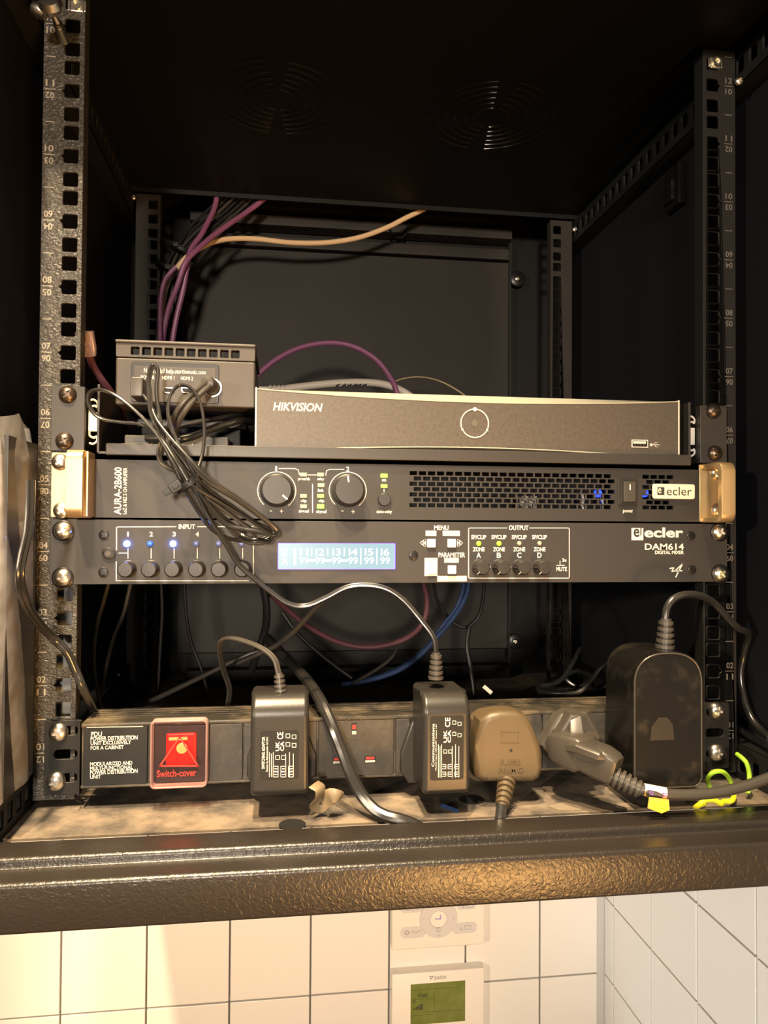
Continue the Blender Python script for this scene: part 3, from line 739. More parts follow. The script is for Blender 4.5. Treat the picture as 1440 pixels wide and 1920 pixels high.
for u, v in ((808, 1018.5), (846, 1018.5), (808, 1069), (846.5, 1068)):
    c = at(u, v, YP); B().box(c.x - 3.1, c.x + 3.1, YP - 2.4, YP, c.z - 3.1, c.z + 3.1, .6).build('push_button', 'button_blue', mix, c)
for u, v in ((195, 1003), (194, 1073), (775, 1041), (1295, 1004), (1297, 1068)): screw('small', u, v, YP, mix, 'panel_screw', random.uniform(0, 80))
c = at(204, 1037, YP); k = B().lathe(c, (0, -1, 0), [(4.3, 0), (4.3, 2), (3, 2.4), (3, 1), (0, 1)], 24).build('front_jack', 'knob_black', mix, c)
B().lathe(c + Vector((0, -1, 0)), (0, -1, 0), [(1.8, 0), (1.8, .6), (0, .6)], 12).build('jack_core', 'player_body', k)
for u, v in ((119, 995), (118, 1083), (1348, 998), (1350, 1076)):
    screw('chrome', u, v, YP - 1.2, mix, rot=random.uniform(0, 80), sc=.95)
    c = at(u, v, YP); B().lathe(c, (0, -1, 0), [(6.9, 0), (6.9, 1.3), (6.2, 1.6), (6, .6), (0, .6)], 28).build('cup_washer', 'black_screw', mix, c)

# ================================================================== POWER STRIP (U1)
YD = -8.0
pdu = thing('power_strip', 'black rack power strip with a red-lit switch and a row of sockets', 'power strip', (0, 20, 0))
ZD0, ZD1 = 0.6, 42.6
b = B(); b.box(-219, 219, YD + 2, 36, ZD0, ZD1 - 1.2, .8)
for k in range(5): b.box(-219, 219, 6 + k * 6, 9.5 + k * 6, ZD1 - 1.4, ZD1 - .2, .4)
b.box(-219, 219, YD, 3, ZD1 - 2.6, ZD1 + .3, .8); b.box(-219, 219, YD, YD + 3, ZD0 - .4, ZD0 + 1.6, .6)
b.build('housing', 'pdu_metal', pdu)
for sx in (-1, 1):
    xc = sx * 231.5
    hs = [rrect(xc + sx * (-1.5 if sx < 0 else 0), 21.6, 15, 6.2, 3), rrect(xc + sx * (-3 if sx < 0 else 0), 37, 13, 6, 3), rrect(xc + sx * (-3 if sx < 0 else 0), 6, 13, 6, 3)]
    b = B(); b.mesh(plate(rrect(xc, 19.5, 24, 49, 2), hs, 2, .3), xz(-1.3)); b.box(sx * 219.5, sx * 221, YD, -1, -4, 43.5, .3)
    b.build('mounting_ear', 'rail_shaded', pdu)
for u, v in ((109, 1373), (104, 1465), (1343, 1332), (1343, 1411)): screw('chrome', u, v, -2.4, pdu, rot=random.uniform(0, 80), sc=1.02)
def zedge(u, top): return at(u, 1350, YD).z
def module(u0, u1, m='pdu_face', name='module_plate'):
    x0, x1 = at(u0, 1400, YD).x, at(u1, 1400, YD).x
    return B().box(x0 + .15, x1 - .15, YD - .6, YD + 3, ZD0 + 1.6, ZD1 - 2.6, .4).build(name, m, pdu, ((x0 + x1) / 2, YD, 20)), x0, x1
# printed name plate
k, x0, x1 = module(156, 277, 'label_black', 'name_plate')
b = B(); YN = YD - .6
for t, bb in (('PDU', (171, 1372, 191, 1381)), ('POWER DISTRIBUTION', (170, 1380, 258, 1388)), ('UNIT EXCLUSIVELY', (170, 1389, 246, 1396)), ('FOR A CABINET', (170, 1398, 232, 1405)),
              ('MODULARIZED AND', (169, 1428, 248, 1435)), ('MULTI-FUNCTIONAL', (169, 1436, 249, 1443)), ('POWER DISTRIBUTION', (169, 1443, 258, 1451)), ('UNIT', (169, 1453, 189, 1460))):
    b.text(t, bb, YN, bold=.01)
b.build('plate_lettering', 'print_white', k, smooth=0)
b = B(); b.pline([(163, 1364), (268, 1362)], YN, .5, .2); b.build('plate_rule', 'print_grey', k, smooth=0)
# switch with its glowing rocker and clear cover
k, x0, x1 = module(278, 390, 'player_dark', 'switch_module')
a, d = at(312, 1374, YD - 1), at(368, 1432, YD - 1); c = (a + d) / 2
r_ = B().box(a.x, d.x, YD - 3.2, YD - .5, d.z, a.z, 1.2).build('red_rocker', 'red_lens', k, c)
B().lathe((c.x + 1.5, YD - 3.2, c.z - .5), (0, -1, 0), [(3.6, 0), (3.0, .5), (0, .8)], 20).build('lamp_spot', 'red_hot', r_, c) if False else None
a, d = at(282, 1352, YD - 9), at(388, 1476, YD - 9)
cv = B(); me = plate(rrect((a.x + d.x) / 2, (a.z + d.z) / 2, d.x - a.x, a.z - d.z, 3), [], 1.2, .3); cv.mesh(me, xz(YD - 9)); cvo = cv.build('switch_cover', 'clear_cover', pdu, (c.x, YD - 9, c.z))
me = plate(rrect((a.x + d.x) / 2, (a.z + d.z) / 2, d.x - a.x, a.z - d.z, 3), [rrect((a.x + d.x) / 2, (a.z + d.z) / 2, d.x - a.x - 2.4, a.z - d.z - 2.4, 2.2)], 8.2, .4)
B().mesh(me, xz(YD - 5.2)).build('cover_rim', 'cover_rim', cvo)
b = B(); b.text('Switch-cover', (294, 1443, 368, 1456), YD - 9.6, bold=.01)
b.pline([(300, 1436), (337, 1382), (371, 1436)], YD - 9.6, 1.0, .12, True)
b.build('cover_print', 'red_print', cvo, smooth=0)
for x in (331, 341):
    p = at(x, 1403, YD - 3.3); B().lathe(p, (0, -1, 0), [(3.6, 0), (3.0, .6), (0, .9)], 18).build('lamp_spot', 'red_hot', r_, p) if x == 341 else None
p = at(334, 1385, YD - 3.3); B().box(p.x - 6, p.x + 6, YD - 3.6, YD - 3.1, p.z - 1, p.z + 1, .3).build('lamp_bar', 'red_hot', r_, p)
# blank module and socket modules
module(393, 455); module(1143, 1152); module(742, 768)
def socket(u0, u1, u, v):
    k, x0, x1 = module(u0, u1, 'pdu_face', 'socket_module')
    for du, dv, w_, h_ in ((0, -29, 3.6, 8), (-30, 30, 8.2, 4.6), (30, 28, 8.2, 4.6)):
        p = at(u + du, v + dv, YD - .7)
        s_ = B().box(p.x - w_ / 2, p.x + w_ / 2, YD - .75, YD - .55, p.z - h_ / 2, p.z + h_ / 2).build('pin_slot', 'pdu_recess', k, p, smooth=0)
        B().box(p.x - w_ * .36, p.x + w_ * .36, YD - .95, YD - .7, p.z - h_ * .05, p.z + h_ * .32, .1).build('red_shutter', 'red_shutter', s_, p, smooth=0)
        B().box(p.x - w_ * .42, p.x + w_ * .42, YD - .95, YD - .7, p.z - h_ * .5, p.z - h_ * .2, .1).build('slot_sill', 'print_grey', s_, p, smooth=0)
    b = B(); b.lathe(at(u, v - 29, YD - .6), (0, -1, 0), [(8, 0), (8, .25), (7.2, .25), (7.2, 0)], 28); b.build('slot_ring', 'pdu_face', k)
socket(597, 738, 664, 1395)
for u0, u1 in ((457, 594), (770, 884), (887, 1014), (1017, 1141)): module(u0, u1, 'pdu_face', 'socket_module')   # covered by what is plugged in

# ------------------------------------------------------------------ power adapters
def uk_base(b, cx, cz, y0, y1, w_=46, h_=46):
    P = [(cx - w_ * .3, cz + h_ * .5), (cx + w_ * .3, cz + h_ * .5), (cx + w_ * .5, cz - h_ * .05), (cx + w_ * .5, cz - h_ * .32), (cx + w_ * .38, cz - h_ * .5), (cx - w_ * .38, cz - h_ * .5), (cx - w_ * .5, cz - h_ * .32), (cx - w_ * .5, cz - h_ * .05)]
    b.prism(P, y0, y1, 1.5)
def rating(parent, bb, Y, first, second):
    a, d = at(bb[0], bb[1], Y), at(bb[2], bb[3], Y); c = (a + d) / 2
    l = B().mesh(plate(rrect(c.x, c.z, d.x - a.x, a.z - d.z, 1.5), [], .3, 0), xz(Y)).build('rating_label', 'label_black', parent, c, smooth=0)
    b = B(); w_ = bb[2] - bb[0]; h_ = bb[3] - bb[1]; Yp = Y - .15
    def T(t, u0, v0, u1, v1, rot=90, bold=.01): b.text(t, (bb[0] + u0 * w_, bb[1] + v0 * h_, bb[0] + u1 * w_, bb[1] + v1 * h_), Yp, rot=rot, bold=bold)
    T(first, .04, .12, .12, .8); T(second, .15, .12, .2, .86, bold=0)
    T('UK', .40, .22, .50, .42, bold=.02); T('CA', .52, .22, .62, .42, bold=.02); T('CE', .44, .02, .6, .17, bold=.015)
    for k in range(6):
        x = .24 + .05 * k if k < 3 else .66 + .1 * (k - 3)
        b.pline([(bb[0] + x * w_, bb[1] + (.45 + .03 * (k % 2)) * h_), (bb[0] + x * w_, bb[1] + .97 * h_)], Yp, .35, .1)
    for q, z in ((.72, .1), (.72, .28), (.88, .12), (.88, .3), (.45, .56), (.6, .56)):
        cx, cy = bb[0] + q * w_, bb[1] + z * h_; r = .05 * w_
        b.pline([(cx - r, cy - r), (cx + r, cy - r), (cx + r, cy + r), (cx - r, cy + r)], Yp, .3, .1, True)
    for q, z in ((.4, .82), (.4, .94), (.6, .82), (.6, .94), (.8, .82), (.8, .94)):
        cx, cy = bb[0] + q * w_, bb[1] + (z - .02) * h_; r = .065 * w_
        b.pline([(cx - r, cy - r), (cx + r, cy - r), (cx + r, cy + r), (cx - r, cy + r)], Yp, .35, .1, True)
        b.pline([(cx - r * .4, cy), (cx + r * .5, cy)], Yp, .5, .1)
    b.build('label_print', 'print_white', l, smooth=0)
    return l
ad1 = thing('power_adapter', 'small black plug-in adapter left of the uncovered empty socket, with white-printed label', 'power adapter', (-90, -30, 3), 'plug-in power adapters')
b = B(); uk_base(b, -88, 21, -15, YD - .8); b.build('plug_base', 'adapter_black', ad1)
b = B(); b.extx(arc2(-40, 7.6, 5, 180, 270, 4)[::-1] + arc2(-31, 52.4, 14, 180, 90, 8) + [(-14, 66.4), (-14, 2.6)], -107.7, -71.1, 3.2, 4)
b.build('body', 'adapter_black', ad1)
rating(ad1, (488, 1371, 560, 1459), -45.05, 'SWITCHING ADAPTOR', 'Fuente de Alimentación: AC/DC')
p0, p1 = at(527, 1306, -32), at(523, 1262, -30)
b = B(); strain(b, [p0, p1], 4.6, 5); b.box(p0.x - 8, p0.x + 8, -38, -24, p0.z - 1.5, p0.z + 1.8, .8); b.build('strain_relief', 'grey_plug', ad1)
b = B(); b.tube(pts([(523, 1264, -30), (514, 1235, -28), (490, 1215, -22), (455, 1201, -12), (428, 1196, -4), (413, 1204, 4), (413, 1228, 20), (420, 1258, 36), (430, 1290, 48), (428, 1318, 58), (425, 1340, 70)]), 1.15, twin=True); b.build('cable', 'cable_grey', ad1)

ad2 = thing('power_adapter', 'taller black plug-in adapter right of the empty socket, feeding the tied cable bundle', 'power adapter', (18, -30, 2), 'plug-in power adapters')
b = B(); uk_base(b, 16, 20, -14, YD - .8); b.build('plug_base', 'adapter_black', ad2)
b = B(); b.extx(arc2(-47, 5.4, 4, 180, 270, 4)[::-1] + arc2(-38, 52.8, 13, 180, 90, 8) + [(-10, 65.8), (-10, 1.4)], 1.5, 32.5, 3.2, 4); b.build('body', 'adapter_black', ad2)
rating(ad2, (807, 1343, 869, 1461), -51.05, 'Communications', 'Model: input 100-240V output 12V')
b = B(); q = at(860, 1357, -51.2)
b.build('label_mark', 'print_white', ad2) if False else b.bm.free()
p0, p1 = at(817, 1273, -30), at(818, 1224, -30)
b = B(); strain(b, [p0, p1], 5.2, 5); b.build('strain_relief', 'grey_plug', ad2)
b = B(); b.tube(pts([(818, 1226, -30), (813, 1195, -30), (790, 1163, -28), (757, 1125, -24), (725, 1104, -21), (690, 1097, -19), (650, 1101, -18), (610, 1121, -18), (572, 1136, -18), (540, 1131, -18), (508, 1110, -18), (476, 1084, -19), (445, 1055, -20), (424, 1020, -22), (398, 980, -24), (375, 935, -25), (358, 905, -26)]), 1.15, twin=True)
b.build('cable', 'cable_black', ad2)
# the coiled length of that cable: strands that hang from the small player and pass the cable tie
coil = []
SOFF = [(-13, 3), (-4, -4), (6, 2), (13, -3), (-9, -2), (1, 5), (9, -1)]
def strand(l, tw=True, r=1.0, m='cable_black', name='cable_strand'):
    o, dy = SOFF[len(coil)]; coil.append(l)
    k = lambda v: max(0, min(1, (v - 800) / 60)) * max(0, min(1, (1040 - v) / 40))
    l = [(u + .8 * o * k(v), v - .6 * o * k(v), y + dy * k(v)) for u, v, y in l]
    return B().tube(pts(l), r, twin=tw).build(name, m, ad2)
strand([(356, 903, -26), (335, 862, -26), (305, 815, -25), (284, 775, -22), (280, 730, -17), (281, 700, -13), (288, 685, -11), (296, 697, -13), (293, 735, -17), (299, 780, -22), (318, 835, -27), (350, 895, -29), (375, 940, -24), (408, 985, -19), (445, 1004, -17), (485, 1010, -16)])
strand([(485, 1010, -16), (506, 1014, -16), (511, 1004, -17), (490, 985, -19), (455, 962, -21), (410, 935, -25), (366, 908, -30), (335, 873, -31), (300, 820, -30), (262, 778, -28), (222, 745, -24), (190, 731, -20), (168, 738, -18), (168, 762, -17), (188, 784, -18), (228, 792, -21), (268, 797, -25), (305, 822, -29), (335, 862, -33), (356, 898, -33)])
strand([(356, 898, -33), (382, 935, -28), (412, 975, -23), (442, 1008, -19), (472, 1016, -16), (496, 1010, -18), (502, 998, -20), (470, 980, -23), (430, 952, -27), (390, 925, -31), (362, 897, -36), (344, 862, -36), (325, 815, -32), (315, 775, -26), (319, 742, -20), (333, 724, -17), (352, 724, -17), (370, 742, -18), (380, 775, -20), (382, 815, -23), (375, 855, -27), (364, 890, -31)])
strand([(364, 890, -31), (362, 920, -30), (385, 960, -25), (412, 990, -22), (440, 998, -21), (480, 1004, -21), (505, 1009, -20), (508, 1000, -22), (470, 968, -26), (425, 935, -30), (380, 905, -34), (350, 873, -35), (318, 828, -30), (296, 790, -24), (285, 765, -19), (270, 742, -13)])
strand([(354, 905, -24), (340, 880, -22), (312, 865, -17), (303, 842, -14), (312, 820, -18), (330, 845, -24), (350, 885, -28), (380, 915, -28), (420, 945, -25), (460, 975, -21), (492, 994, -18)], m='cable_grey')
strand([(322, 845, -28), (338, 875, -29), (362, 910, -27), (392, 946, -23), (426, 978, -19), (455, 996, -17), (478, 1008, -16), (470, 1000, -18), (438, 968, -22), (404, 934, -26), (372, 902, -30), (345, 866, -32), (322, 835, -32)])
strand([(350, 893, -28), (372, 925, -26), (398, 965, -22), (428, 1000, -18), (458, 1018, -15), (488, 1019, -15), (506, 1010, -16), (500, 992, -19), (468, 966, -23), (428, 938, -27), (390, 915, -30), (362, 890, -33), (340, 858, -33)], m='cable_grey')
b = B(); p = at(266, 733, 6); b.box(p.x - 4.5, p.x + 4, -12, 6, p.z - 7, p.z + 6.5, 1.5); b.build('small_plug', 'grey_plug', ad2)
# the tie around the strands
dv = (at(395, 960, -25) - at(320, 850, -28)).normalized(); cc = at(356, 906, -28)
u_ = dv.cross(Vector((0, 1, 0))).normalized(); w_ = dv.cross(u_)
b = B(); b.loft([cc + u_ * 9.6 * math.cos(t) + w_ * 7.5 * math.sin(t) for t in np.linspace(0, 2 * math.pi, 33)[:-1]], [(2.3, .9)] * 32, 8, 5, closed=True, up=dv)
q = at(330, 912, -33); R3 = Matrix.Translation(q) @ Matrix(((u_.x, 0, dv.x, 0), (u_.y, 1, dv.y, 0), (u_.z, 0, dv.z, 0), (0, 0, 0, 1)))
b.box(-4.2, 4.2, -2.4, 2.4, -3.4, 3.4, .6, mtx=R3); b.box(-2, 2, -3, 0, -1.6, 1.6, .3, mtx=R3); b.box(-9, -3.5, -.7, .7, -2, 2, .3, mtx=R3)
tag(b.build('cable_tie', 'tie_black', None, q), 'black plastic cable tie cinched around the coiled cables in front of the amplifier', 'cable tie', 'cable ties')

# UK plug with its lead
pl = thing('mains_plug', 'rounded brown-black mains plug, lead pointing straight down', 'plug', (62, -20, 3))
P = [(900, 1352), (918, 1338), (938, 1334), (966, 1334), (986, 1341), (1000, 1362), (1015, 1400), (1019, 1440), (1013, 1460), (1000, 1467), (905, 1467), (892, 1460), (888, 1440), (891, 1398)]
P2 = [at(q[0], q[1], -36) for q in P]
b = B(); b.prism([(q.x, q.z) for q in P2], -37, -20, 4.5, 4); b.prism([(q.x * 1.0, q.z) for q in [at(q[0] - 14, q[1] - 2, -20) for q in P]], -21, YD - .8, 1.2)
b.build('body', 'plug_black', pl)
b = B(); YB = -37.0
b.text('FUSED', (938, 1424, 976, 1433), YB, bold=.02, th=.6); b.text('PRIMO', (934, 1438, 982, 1448), YB, bold=.02, th=.6); b.text('APPROVED BS 1363', (914, 1454, 1000, 1461), YB, bold=.01, th=.3)
b.pline([(940, 1372), (972, 1372), (972, 1392), (940, 1392)], YB, .5, .3, True)
b.build('embossed_lettering', 'plug_black', pl, smooth=0)
B().lathe(at(958, 1407, YB), (0, -1, 0), [(1.1, 0), (1.1, .1), (0, .1)], 12).build('fuse_hole', 'pdu_recess', pl)
p0, p1 = at(950, 1466, -34), at(941, 1514, -50)
b = B(); strain(b, [p0, p1], 6.2, 5); b.build('strain_relief', 'plug_black', pl)
b = B(); b.tube([p1 + Vector((0, 0, 2)), Vector((p1.x - 2, -53, -14.5)), Vector((p1.x - 3, -53.2, -24)), Vector((p1.x - 3, -53.2, -42))], 3.6); b.build('lead', 'cable_black', pl)

# moulded angled plug with the thick lead going right
ap = thing('angled_plug', 'grey-black moulded plug lying sideways with a thick lead running right', 'plug', (100, -30, 10))
P = [(1013, 1397), (1044, 1343), (1062, 1332), (1100, 1334), (1128, 1380), (1128, 1400), (1082, 1442), (1035, 1430)]
P2 = [at(q[0], q[1], -18) for q in P]
b = B(); b.prism([(q.x, q.z) for q in P2], -20, YD - .8, 3, 3)
P3 = [at(*q, -26) for q in [(1034, 1392), (1066, 1338), (1082, 1338), (1084, 1372), (1122, 1378), (1124, 1398), (1090, 1430), (1046, 1430)]]
b.prism([(q.x, q.z) for q in P3], -30, -18, 2, 3)
g = pts([(1076, 1338, -18), (1078, 1350, -27), (1080, 1372, -32), (1084, 1386, -34)]); b.loft(g, [(4.4, 3), (4.6, 4), (5, 4), (5, 4)], 12, 5, up=(1, 0, 0))
b.build('plug_base', 'grey_plug', ap)
b = B(); g = pts([(1050, 1398, -26), (1056, 1400, -30), (1092, 1412, -42), (1096, 1414, -43.5), (1101, 1416, -45), (1130, 1429, -54), (1150, 1440, -58), (1158, 1444, -60)])
b.loft(g, [(9, 10), (11, 11.5), (12, 11.5), (11.4, 11), (9.8, 9.6), (10.4, 9.6), (9.6, 8.6), (8, 7)], 20, 6, up=(0, 0, 1)); b.build('body', 'grey_plug', ap)
b = B(); g = pts([(1064, 1398, -34), (1096, 1400, -49), (1130, 1416, -58), (1136, 1419, -59)]); b.loft(g, [(3, 8), (4, 10), (3.6, 8.5), (1, 6)], 14, 4, up=(0, 0, 1)); b.build('raised_grip', 'grey_plug', ap)
p0, p1 = at(1142, 1452, -57), at(1204, 1482, -67)
b = B(); strain(b, [p0, p1], 7.6, 6); b.build('strain_relief', 'grey_plug', ap)
ld = pts([(1190, 1475, -65), (1215, 1483, -68), (1250, 1489, -70), (1300, 1490, -70), (1350, 1485, -69), (1400, 1473, -68), (1445, 1457, -67), (1462, 1450, -66)])
b = B(); b.tube(ld, 3.5, 14); b.build('lead', 'cable_grey', ap)
q0, q1 = at(1207, 1481, -67), at(1248, 1489, -70)
b = B(); b.loft([q0, q0.lerp(q1, .33), q0.lerp(q1, .66), q1], 3.75, 16); b.prism([(q0.x, q0.z - 2), (q1.x, q1.z - 2), (q1.x + .5, q1.z - 8.5), (q1.x - 5, q1.z - 10.5), (q0.x + 3, q0.z - 10.5), (q0.x - 1, q0.z - 9)], -74.2, -73.9)
k = b.build('lead_sticker', 'sticker_yellow', ap)
b = B(); b.loft([q0 + Vector((0, -.1, .6)), q1 + Vector((0, -.1, .6))], 3.6, 16); k2 = b.build('sticker_band', 'sticker_pale', k)
b = B()
for f in (.12, .8):
    q = q0.lerp(q1, f); b.line([(q.x - 1.4, q.z + 1.8), (q.x + 1.4, q.z + 1.0)], -73.9, .6); b.line([(q.x - 1.2, q.z + .2), (q.x + 1.4, q.z - .6)], -73.9, .6); b.line([(q.x - 1.2, q.z + 1.8), (q.x - 1.2, q.z + .2)], -73.9, .5)
b.build('sticker_marks', 'sticker_ink', k2 if False else k, smooth=0)

# large glossy adapter
br = thing('power_adapter', 'large glossy black adapter with a rounded top, standing at the right rail', 'power adapter', (165, -40, 0), 'plug-in power adapters')
a, d = at(1187, 1350, -55), at(1318, 1350, -55); zt, zb = at(1250, 1222, -55).z, at(1250, 1480, -55).z
xa, xb = a.x, d.x; rx = (xb - xa) / 2; cx = (xa + xb) / 2
def brick_outline(ins=0, dx=0):
    P = []
    for k in range(25):
        t = math.pi * k / 24; P.append((cx + dx + (rx - ins) * math.copysign(abs(math.cos(t)) ** .8, math.cos(t)), zt - rx * .92 + (rx * .92 - ins) * math.sin(t) ** .8))
    for k in range(7): t = math.pi + math.pi / 2 * k / 6; P.append((xa + ins + dx + 6 + 6 * math.cos(t), zb + ins + 6 + 6 * math.sin(t)))
    for k in range(7): t = 1.5 * math.pi + math.pi / 2 * k / 6; P.append((xb - ins + dx - 6 + 6 * math.cos(t), zb + ins + 6 + 6 * math.sin(t)))
    return P
b = B(); b.prism(brick_outline(), -55, -13, 1.6, 3); b.build('body', 'adapter_gloss', br)
b = B(); P = [(p[0], -55.1, p[1]) for p in brick_outline(1.1)]; b.loft(P, .55, 6, closed=True); b.build('face_edge', 'grey_plug', br)
b = B(); q = at(1243, 1365, -55); b.prism([(q.x - 9, q.z - 8), (q.x + 8, q.z - 8), (q.x + 7, q.z + 2), (q.x + 3, q.z + 7), (q.x - 3, q.z + 7), (q.x - 8, q.z + 1)], -55.2, -54.8, .1); b.build('dust_patch', 'dust_film', br)
b = B(); uk_base(b, cx - 2, 22, -14, YD - .8, 44, 44); b.build('plug_base', 'adapter_black', br)
p0, p1 = at(1246, 1226, -40), at(1249, 1160, -40)
b = B(); strain(b, [p0, p1], 6.8, 6); b.build('strain_relief', 'grey_plug', br)
b = B(); b.tube(pts([(1247, 1166, -40), (1250, 1142, -39), (1262, 1124, -38), (1284, 1115, -36), (1312, 1117, -32), (1338, 1130, -26), (1362, 1156, -22), (1384, 1178, -18), (1398, 1184, -10), (1402, 1196, 2), (1394, 1225, 12), (1388, 1265, 14), (1394, 1305, 10), (1408, 1345, 0), (1428, 1370, -12), (1444, 1384, -26)]), 2.6, 12); b.build('cable', 'cable_black', br)

# ================================================================== SMALL PLAYER AND WHAT STANDS BY IT
pm = thing('media_player', 'small brown-black box with a slotted top edge and a labelled port panel', 'media player', (-156, 50, 254))
a, d = at(216, 645, 8), at(479, 764, 8); zt = at(345, 641, 8).z; zb = at(345, 762, 8).z
xa, xb = a.x, d.x
sl = [rrect(xa + 9.5 + (xb - xa - 20) * (k + .5) / 10, zt - 7.4, 5.6, 5.4, .4, 1) for k in range(10)]
b = B(); b.mesh(plate(rrect((xa + xb) / 2, zt - 6, xb - xa - 1, 12, 1), sl, 2.4, .3), xz(9)); b.build('vent_band', 'player_body', pm); B().box(xa + 1.5, xb - 1.5, 14, 100, zt - 12, zt - 2.7, .6).build('inner_case', 'pdu_recess', pm)
b = B(); b.box(xa, xb, 6.4, 104, zt - 2.6, zt, 1.1, 3); b.build('lid', 'player_body', pm)
b = B(); b.box(xa + .4, xb - .4, 8, 104, zb, zt - 12.2, 1.4, 3); b.build('body', 'player_body', pm)
a, d = at(246, 678, 7.6), at(410, 758, 7.6); k = B().mesh(plate(rrect((a.x + d.x) / 2, (a.z + d.z) / 2, d.x - a.x, a.z - d.z, 2), [], 1.2, .3), xz(7.6)).build('port_panel', 'player_dark', pm, (a + d) / 2)
a, d = at(252, 686, 7.0), at(404, 757, 7.0); b = B(); b.box(a.x, d.x, 6.7, 7.2, d.z, a.z, .2); k2 = b.build('port_insert', 'player_body', pm)
b = B(); YQ = 6.7
b.text('Need help? help.startlemusic.com', (270, 692, 386, 703), YQ, bold=.01); b.text('POWER', (264, 704, 290, 711), YQ, bold=.02); b.text('HDMI 1', (304, 705, 327, 712), YQ, bold=.02); b.text('HDMI 2', (339, 706, 362, 713), YQ, bold=.02)
b.build('panel_lettering', 'print_white', k2, smooth=0)
for u in (317, 351):
    p = at(u, 732, YQ); o = B().mesh(plate([(p.x - 4, p.z + 2), (p.x + 4, p.z + 2), (p.x + 4, p.z - .4), (p.x + 2.8, p.z - 2), (p.x - 2.8, p.z - 2), (p.x - 4, p.z - .4)], [[(p.x - 3.2, p.z + 1.3), (p.x + 3.2, p.z + 1.3), (p.x + 3.2, p.z - .2), (p.x + 2.4, p.z - 1.3), (p.x - 2.4, p.z - 1.3), (p.x - 3.2, p.z - .2)]], .8, 0), xz(YQ - .3)).build('video_port', 'zinc', k2, p, smooth=0)
    B().box(p.x - 3, p.x + 3, YQ - .35, YQ - .1, p.z - 1, p.z + 1).build('port_opening', 'label_black', o, p, smooth=0)
p = at(398, 727, YQ); B().lathe(p, (0, -1, 0), [(6.6, 0), (6.6, .7), (5.6, .7), (5.6, 0)], 28).build('audio_socket', 'zinc', k2)
# audio lead plugged into it
al = thing('audio_lead', 'twin grey lead with a round plug in the right end of the small player', 'cable', (-140, -10, 262))
p = at(393, 723, -2); b = B(); b.lathe(at(397, 726, 6), at(388, 718, -10) - at(397, 726, 6), [(0, 0), (5.4, 0), (5.6, 9), (4.4, 17), (0, 18)], 24); b.build('round_plug', 'grey_plug', al)
b = B(); b.tube(pts([(388, 716, -10), (366, 733, -14), (342, 757, -15), (326, 782, -12), (316, 806, -4), (318, 822, 20), (330, 830, 60)]), 2.0, 10); b.tube(pts([(394, 722, -10), (374, 740, -14), (352, 764, -15), (337, 788, -12), (330, 808, -3), (334, 824, 20), (345, 832, 60)]), 2.0, 10); b.build('twin_cable', 'cable_grey', al)
# dark box in the shade under the player, flat adapter on the shelf
sb_ = thing('dark_box', 'black box in the shade under the small player', 'box', (-150, 70, 223))
b = B(); b.box(-196, -116, 46, 120, 246, 252.6, 1.4); b.build('cover', 'player_dark', sb_); b = B(); b.box(-192, -120, 40, 118, 223.2, 246, 1.4); b.build('housing', 'inner_black', sb_)
fb = thing('flat_adapter', 'thin dark brown adapter with round ports, lying along the shelf lip', 'adapter', (-160, 20, 223))
a, d = at(233, 815, 14), at(428, 836, 14); b = B(); b.box(a.x, d.x, 14, 32, 223.3, a.z, 1); b.build('body', 'player_body', fb)
for u in (357, 392, 312, 262):
    p = at(u, 829 if u > 300 else 824, 14); q = B().lathe(p, (0, -1, 0), [(2.6, 0), (2.6, .6), (1.9, .6), (1.9, 0)], 16) if u > 320 else B().box(p.x - 4, p.x + 4, 13.6, 14.2, p.z - 1.2, p.z + 1.2)
    q.build('port', 'zinc' if u == 357 else 'player_dark', fb, p)
tag(B().tube(pts([(275, 822, 6), (300, 822, 2), (330, 824, -2), (362, 818, 0), (392, 806, 8), (420, 797, 16), (452, 788, 24), (478, 792, 50), (500, 800, 90)]), 2.7, 12).build('black_lead', 'cable_black', None, at(400, 805, 10)), 'glossy black lead looping over the shelf lip beside the coil', 'cable', 'leads on the shelf')
tag(B().tube(pts([(335, 800, 12), (362, 793, 12), (400, 786, 18), (445, 778, 30), (480, 770, 60)]), 1.9, 10).build('black_lead', 'cable_dull', None, at(400, 790, 12)), 'thin dull black lead above the glossy one behind the coil', 'cable', 'leads on the shelf')
p = at(325, 806, 16); tag(B().lathe(p, (0, -1, 0), [(0, -6), (2.4, -6), (2.4, .6), (1.3, 2), (0, 2.2)], 14).build('blue_lamp', 'inner_blue_led', None, p), 'tiny blue indicator lamp glowing behind the coiled cables', 'lamp')

# network plug on its lead, left
nl = thing('network_lead', 'loose mauve network lead with a clear plug beside the left rail', 'cable', (-215, 40, 290))
q0, q1 = at(158, 622, 20), at(166, 668, 26); ax = (q1 - q0).normalized()
b = B(); b.loft([q0, q0.lerp(q1, .7), q1], [(4, 6), (4, 6), (3.2, 5)], 16, 8, up=(0, 1, 0)); b.build('clear_plug', 'clear_jack', nl)
for k in range(4):
    o = Vector((1, 0, 0)) * (-3.3 + 2.2 * k); B().loft([q0 + o + ax * 1 + Vector((0, -4.1, 0)), q0 + o + ax * 7 + Vector((0, -4.1, 0))], .5, 6).build('gold_contact', 'champagne', nl)
b = B(); b.tube([q0.lerp(q1, .6)] + pts([(172, 680, 32), (182, 700, 38), (198, 722, 44), (212, 742, 52), (226, 770, 66), (240, 800, 90)]), 2.6, 10); b.build('cable', 'cable_mauve', nl)

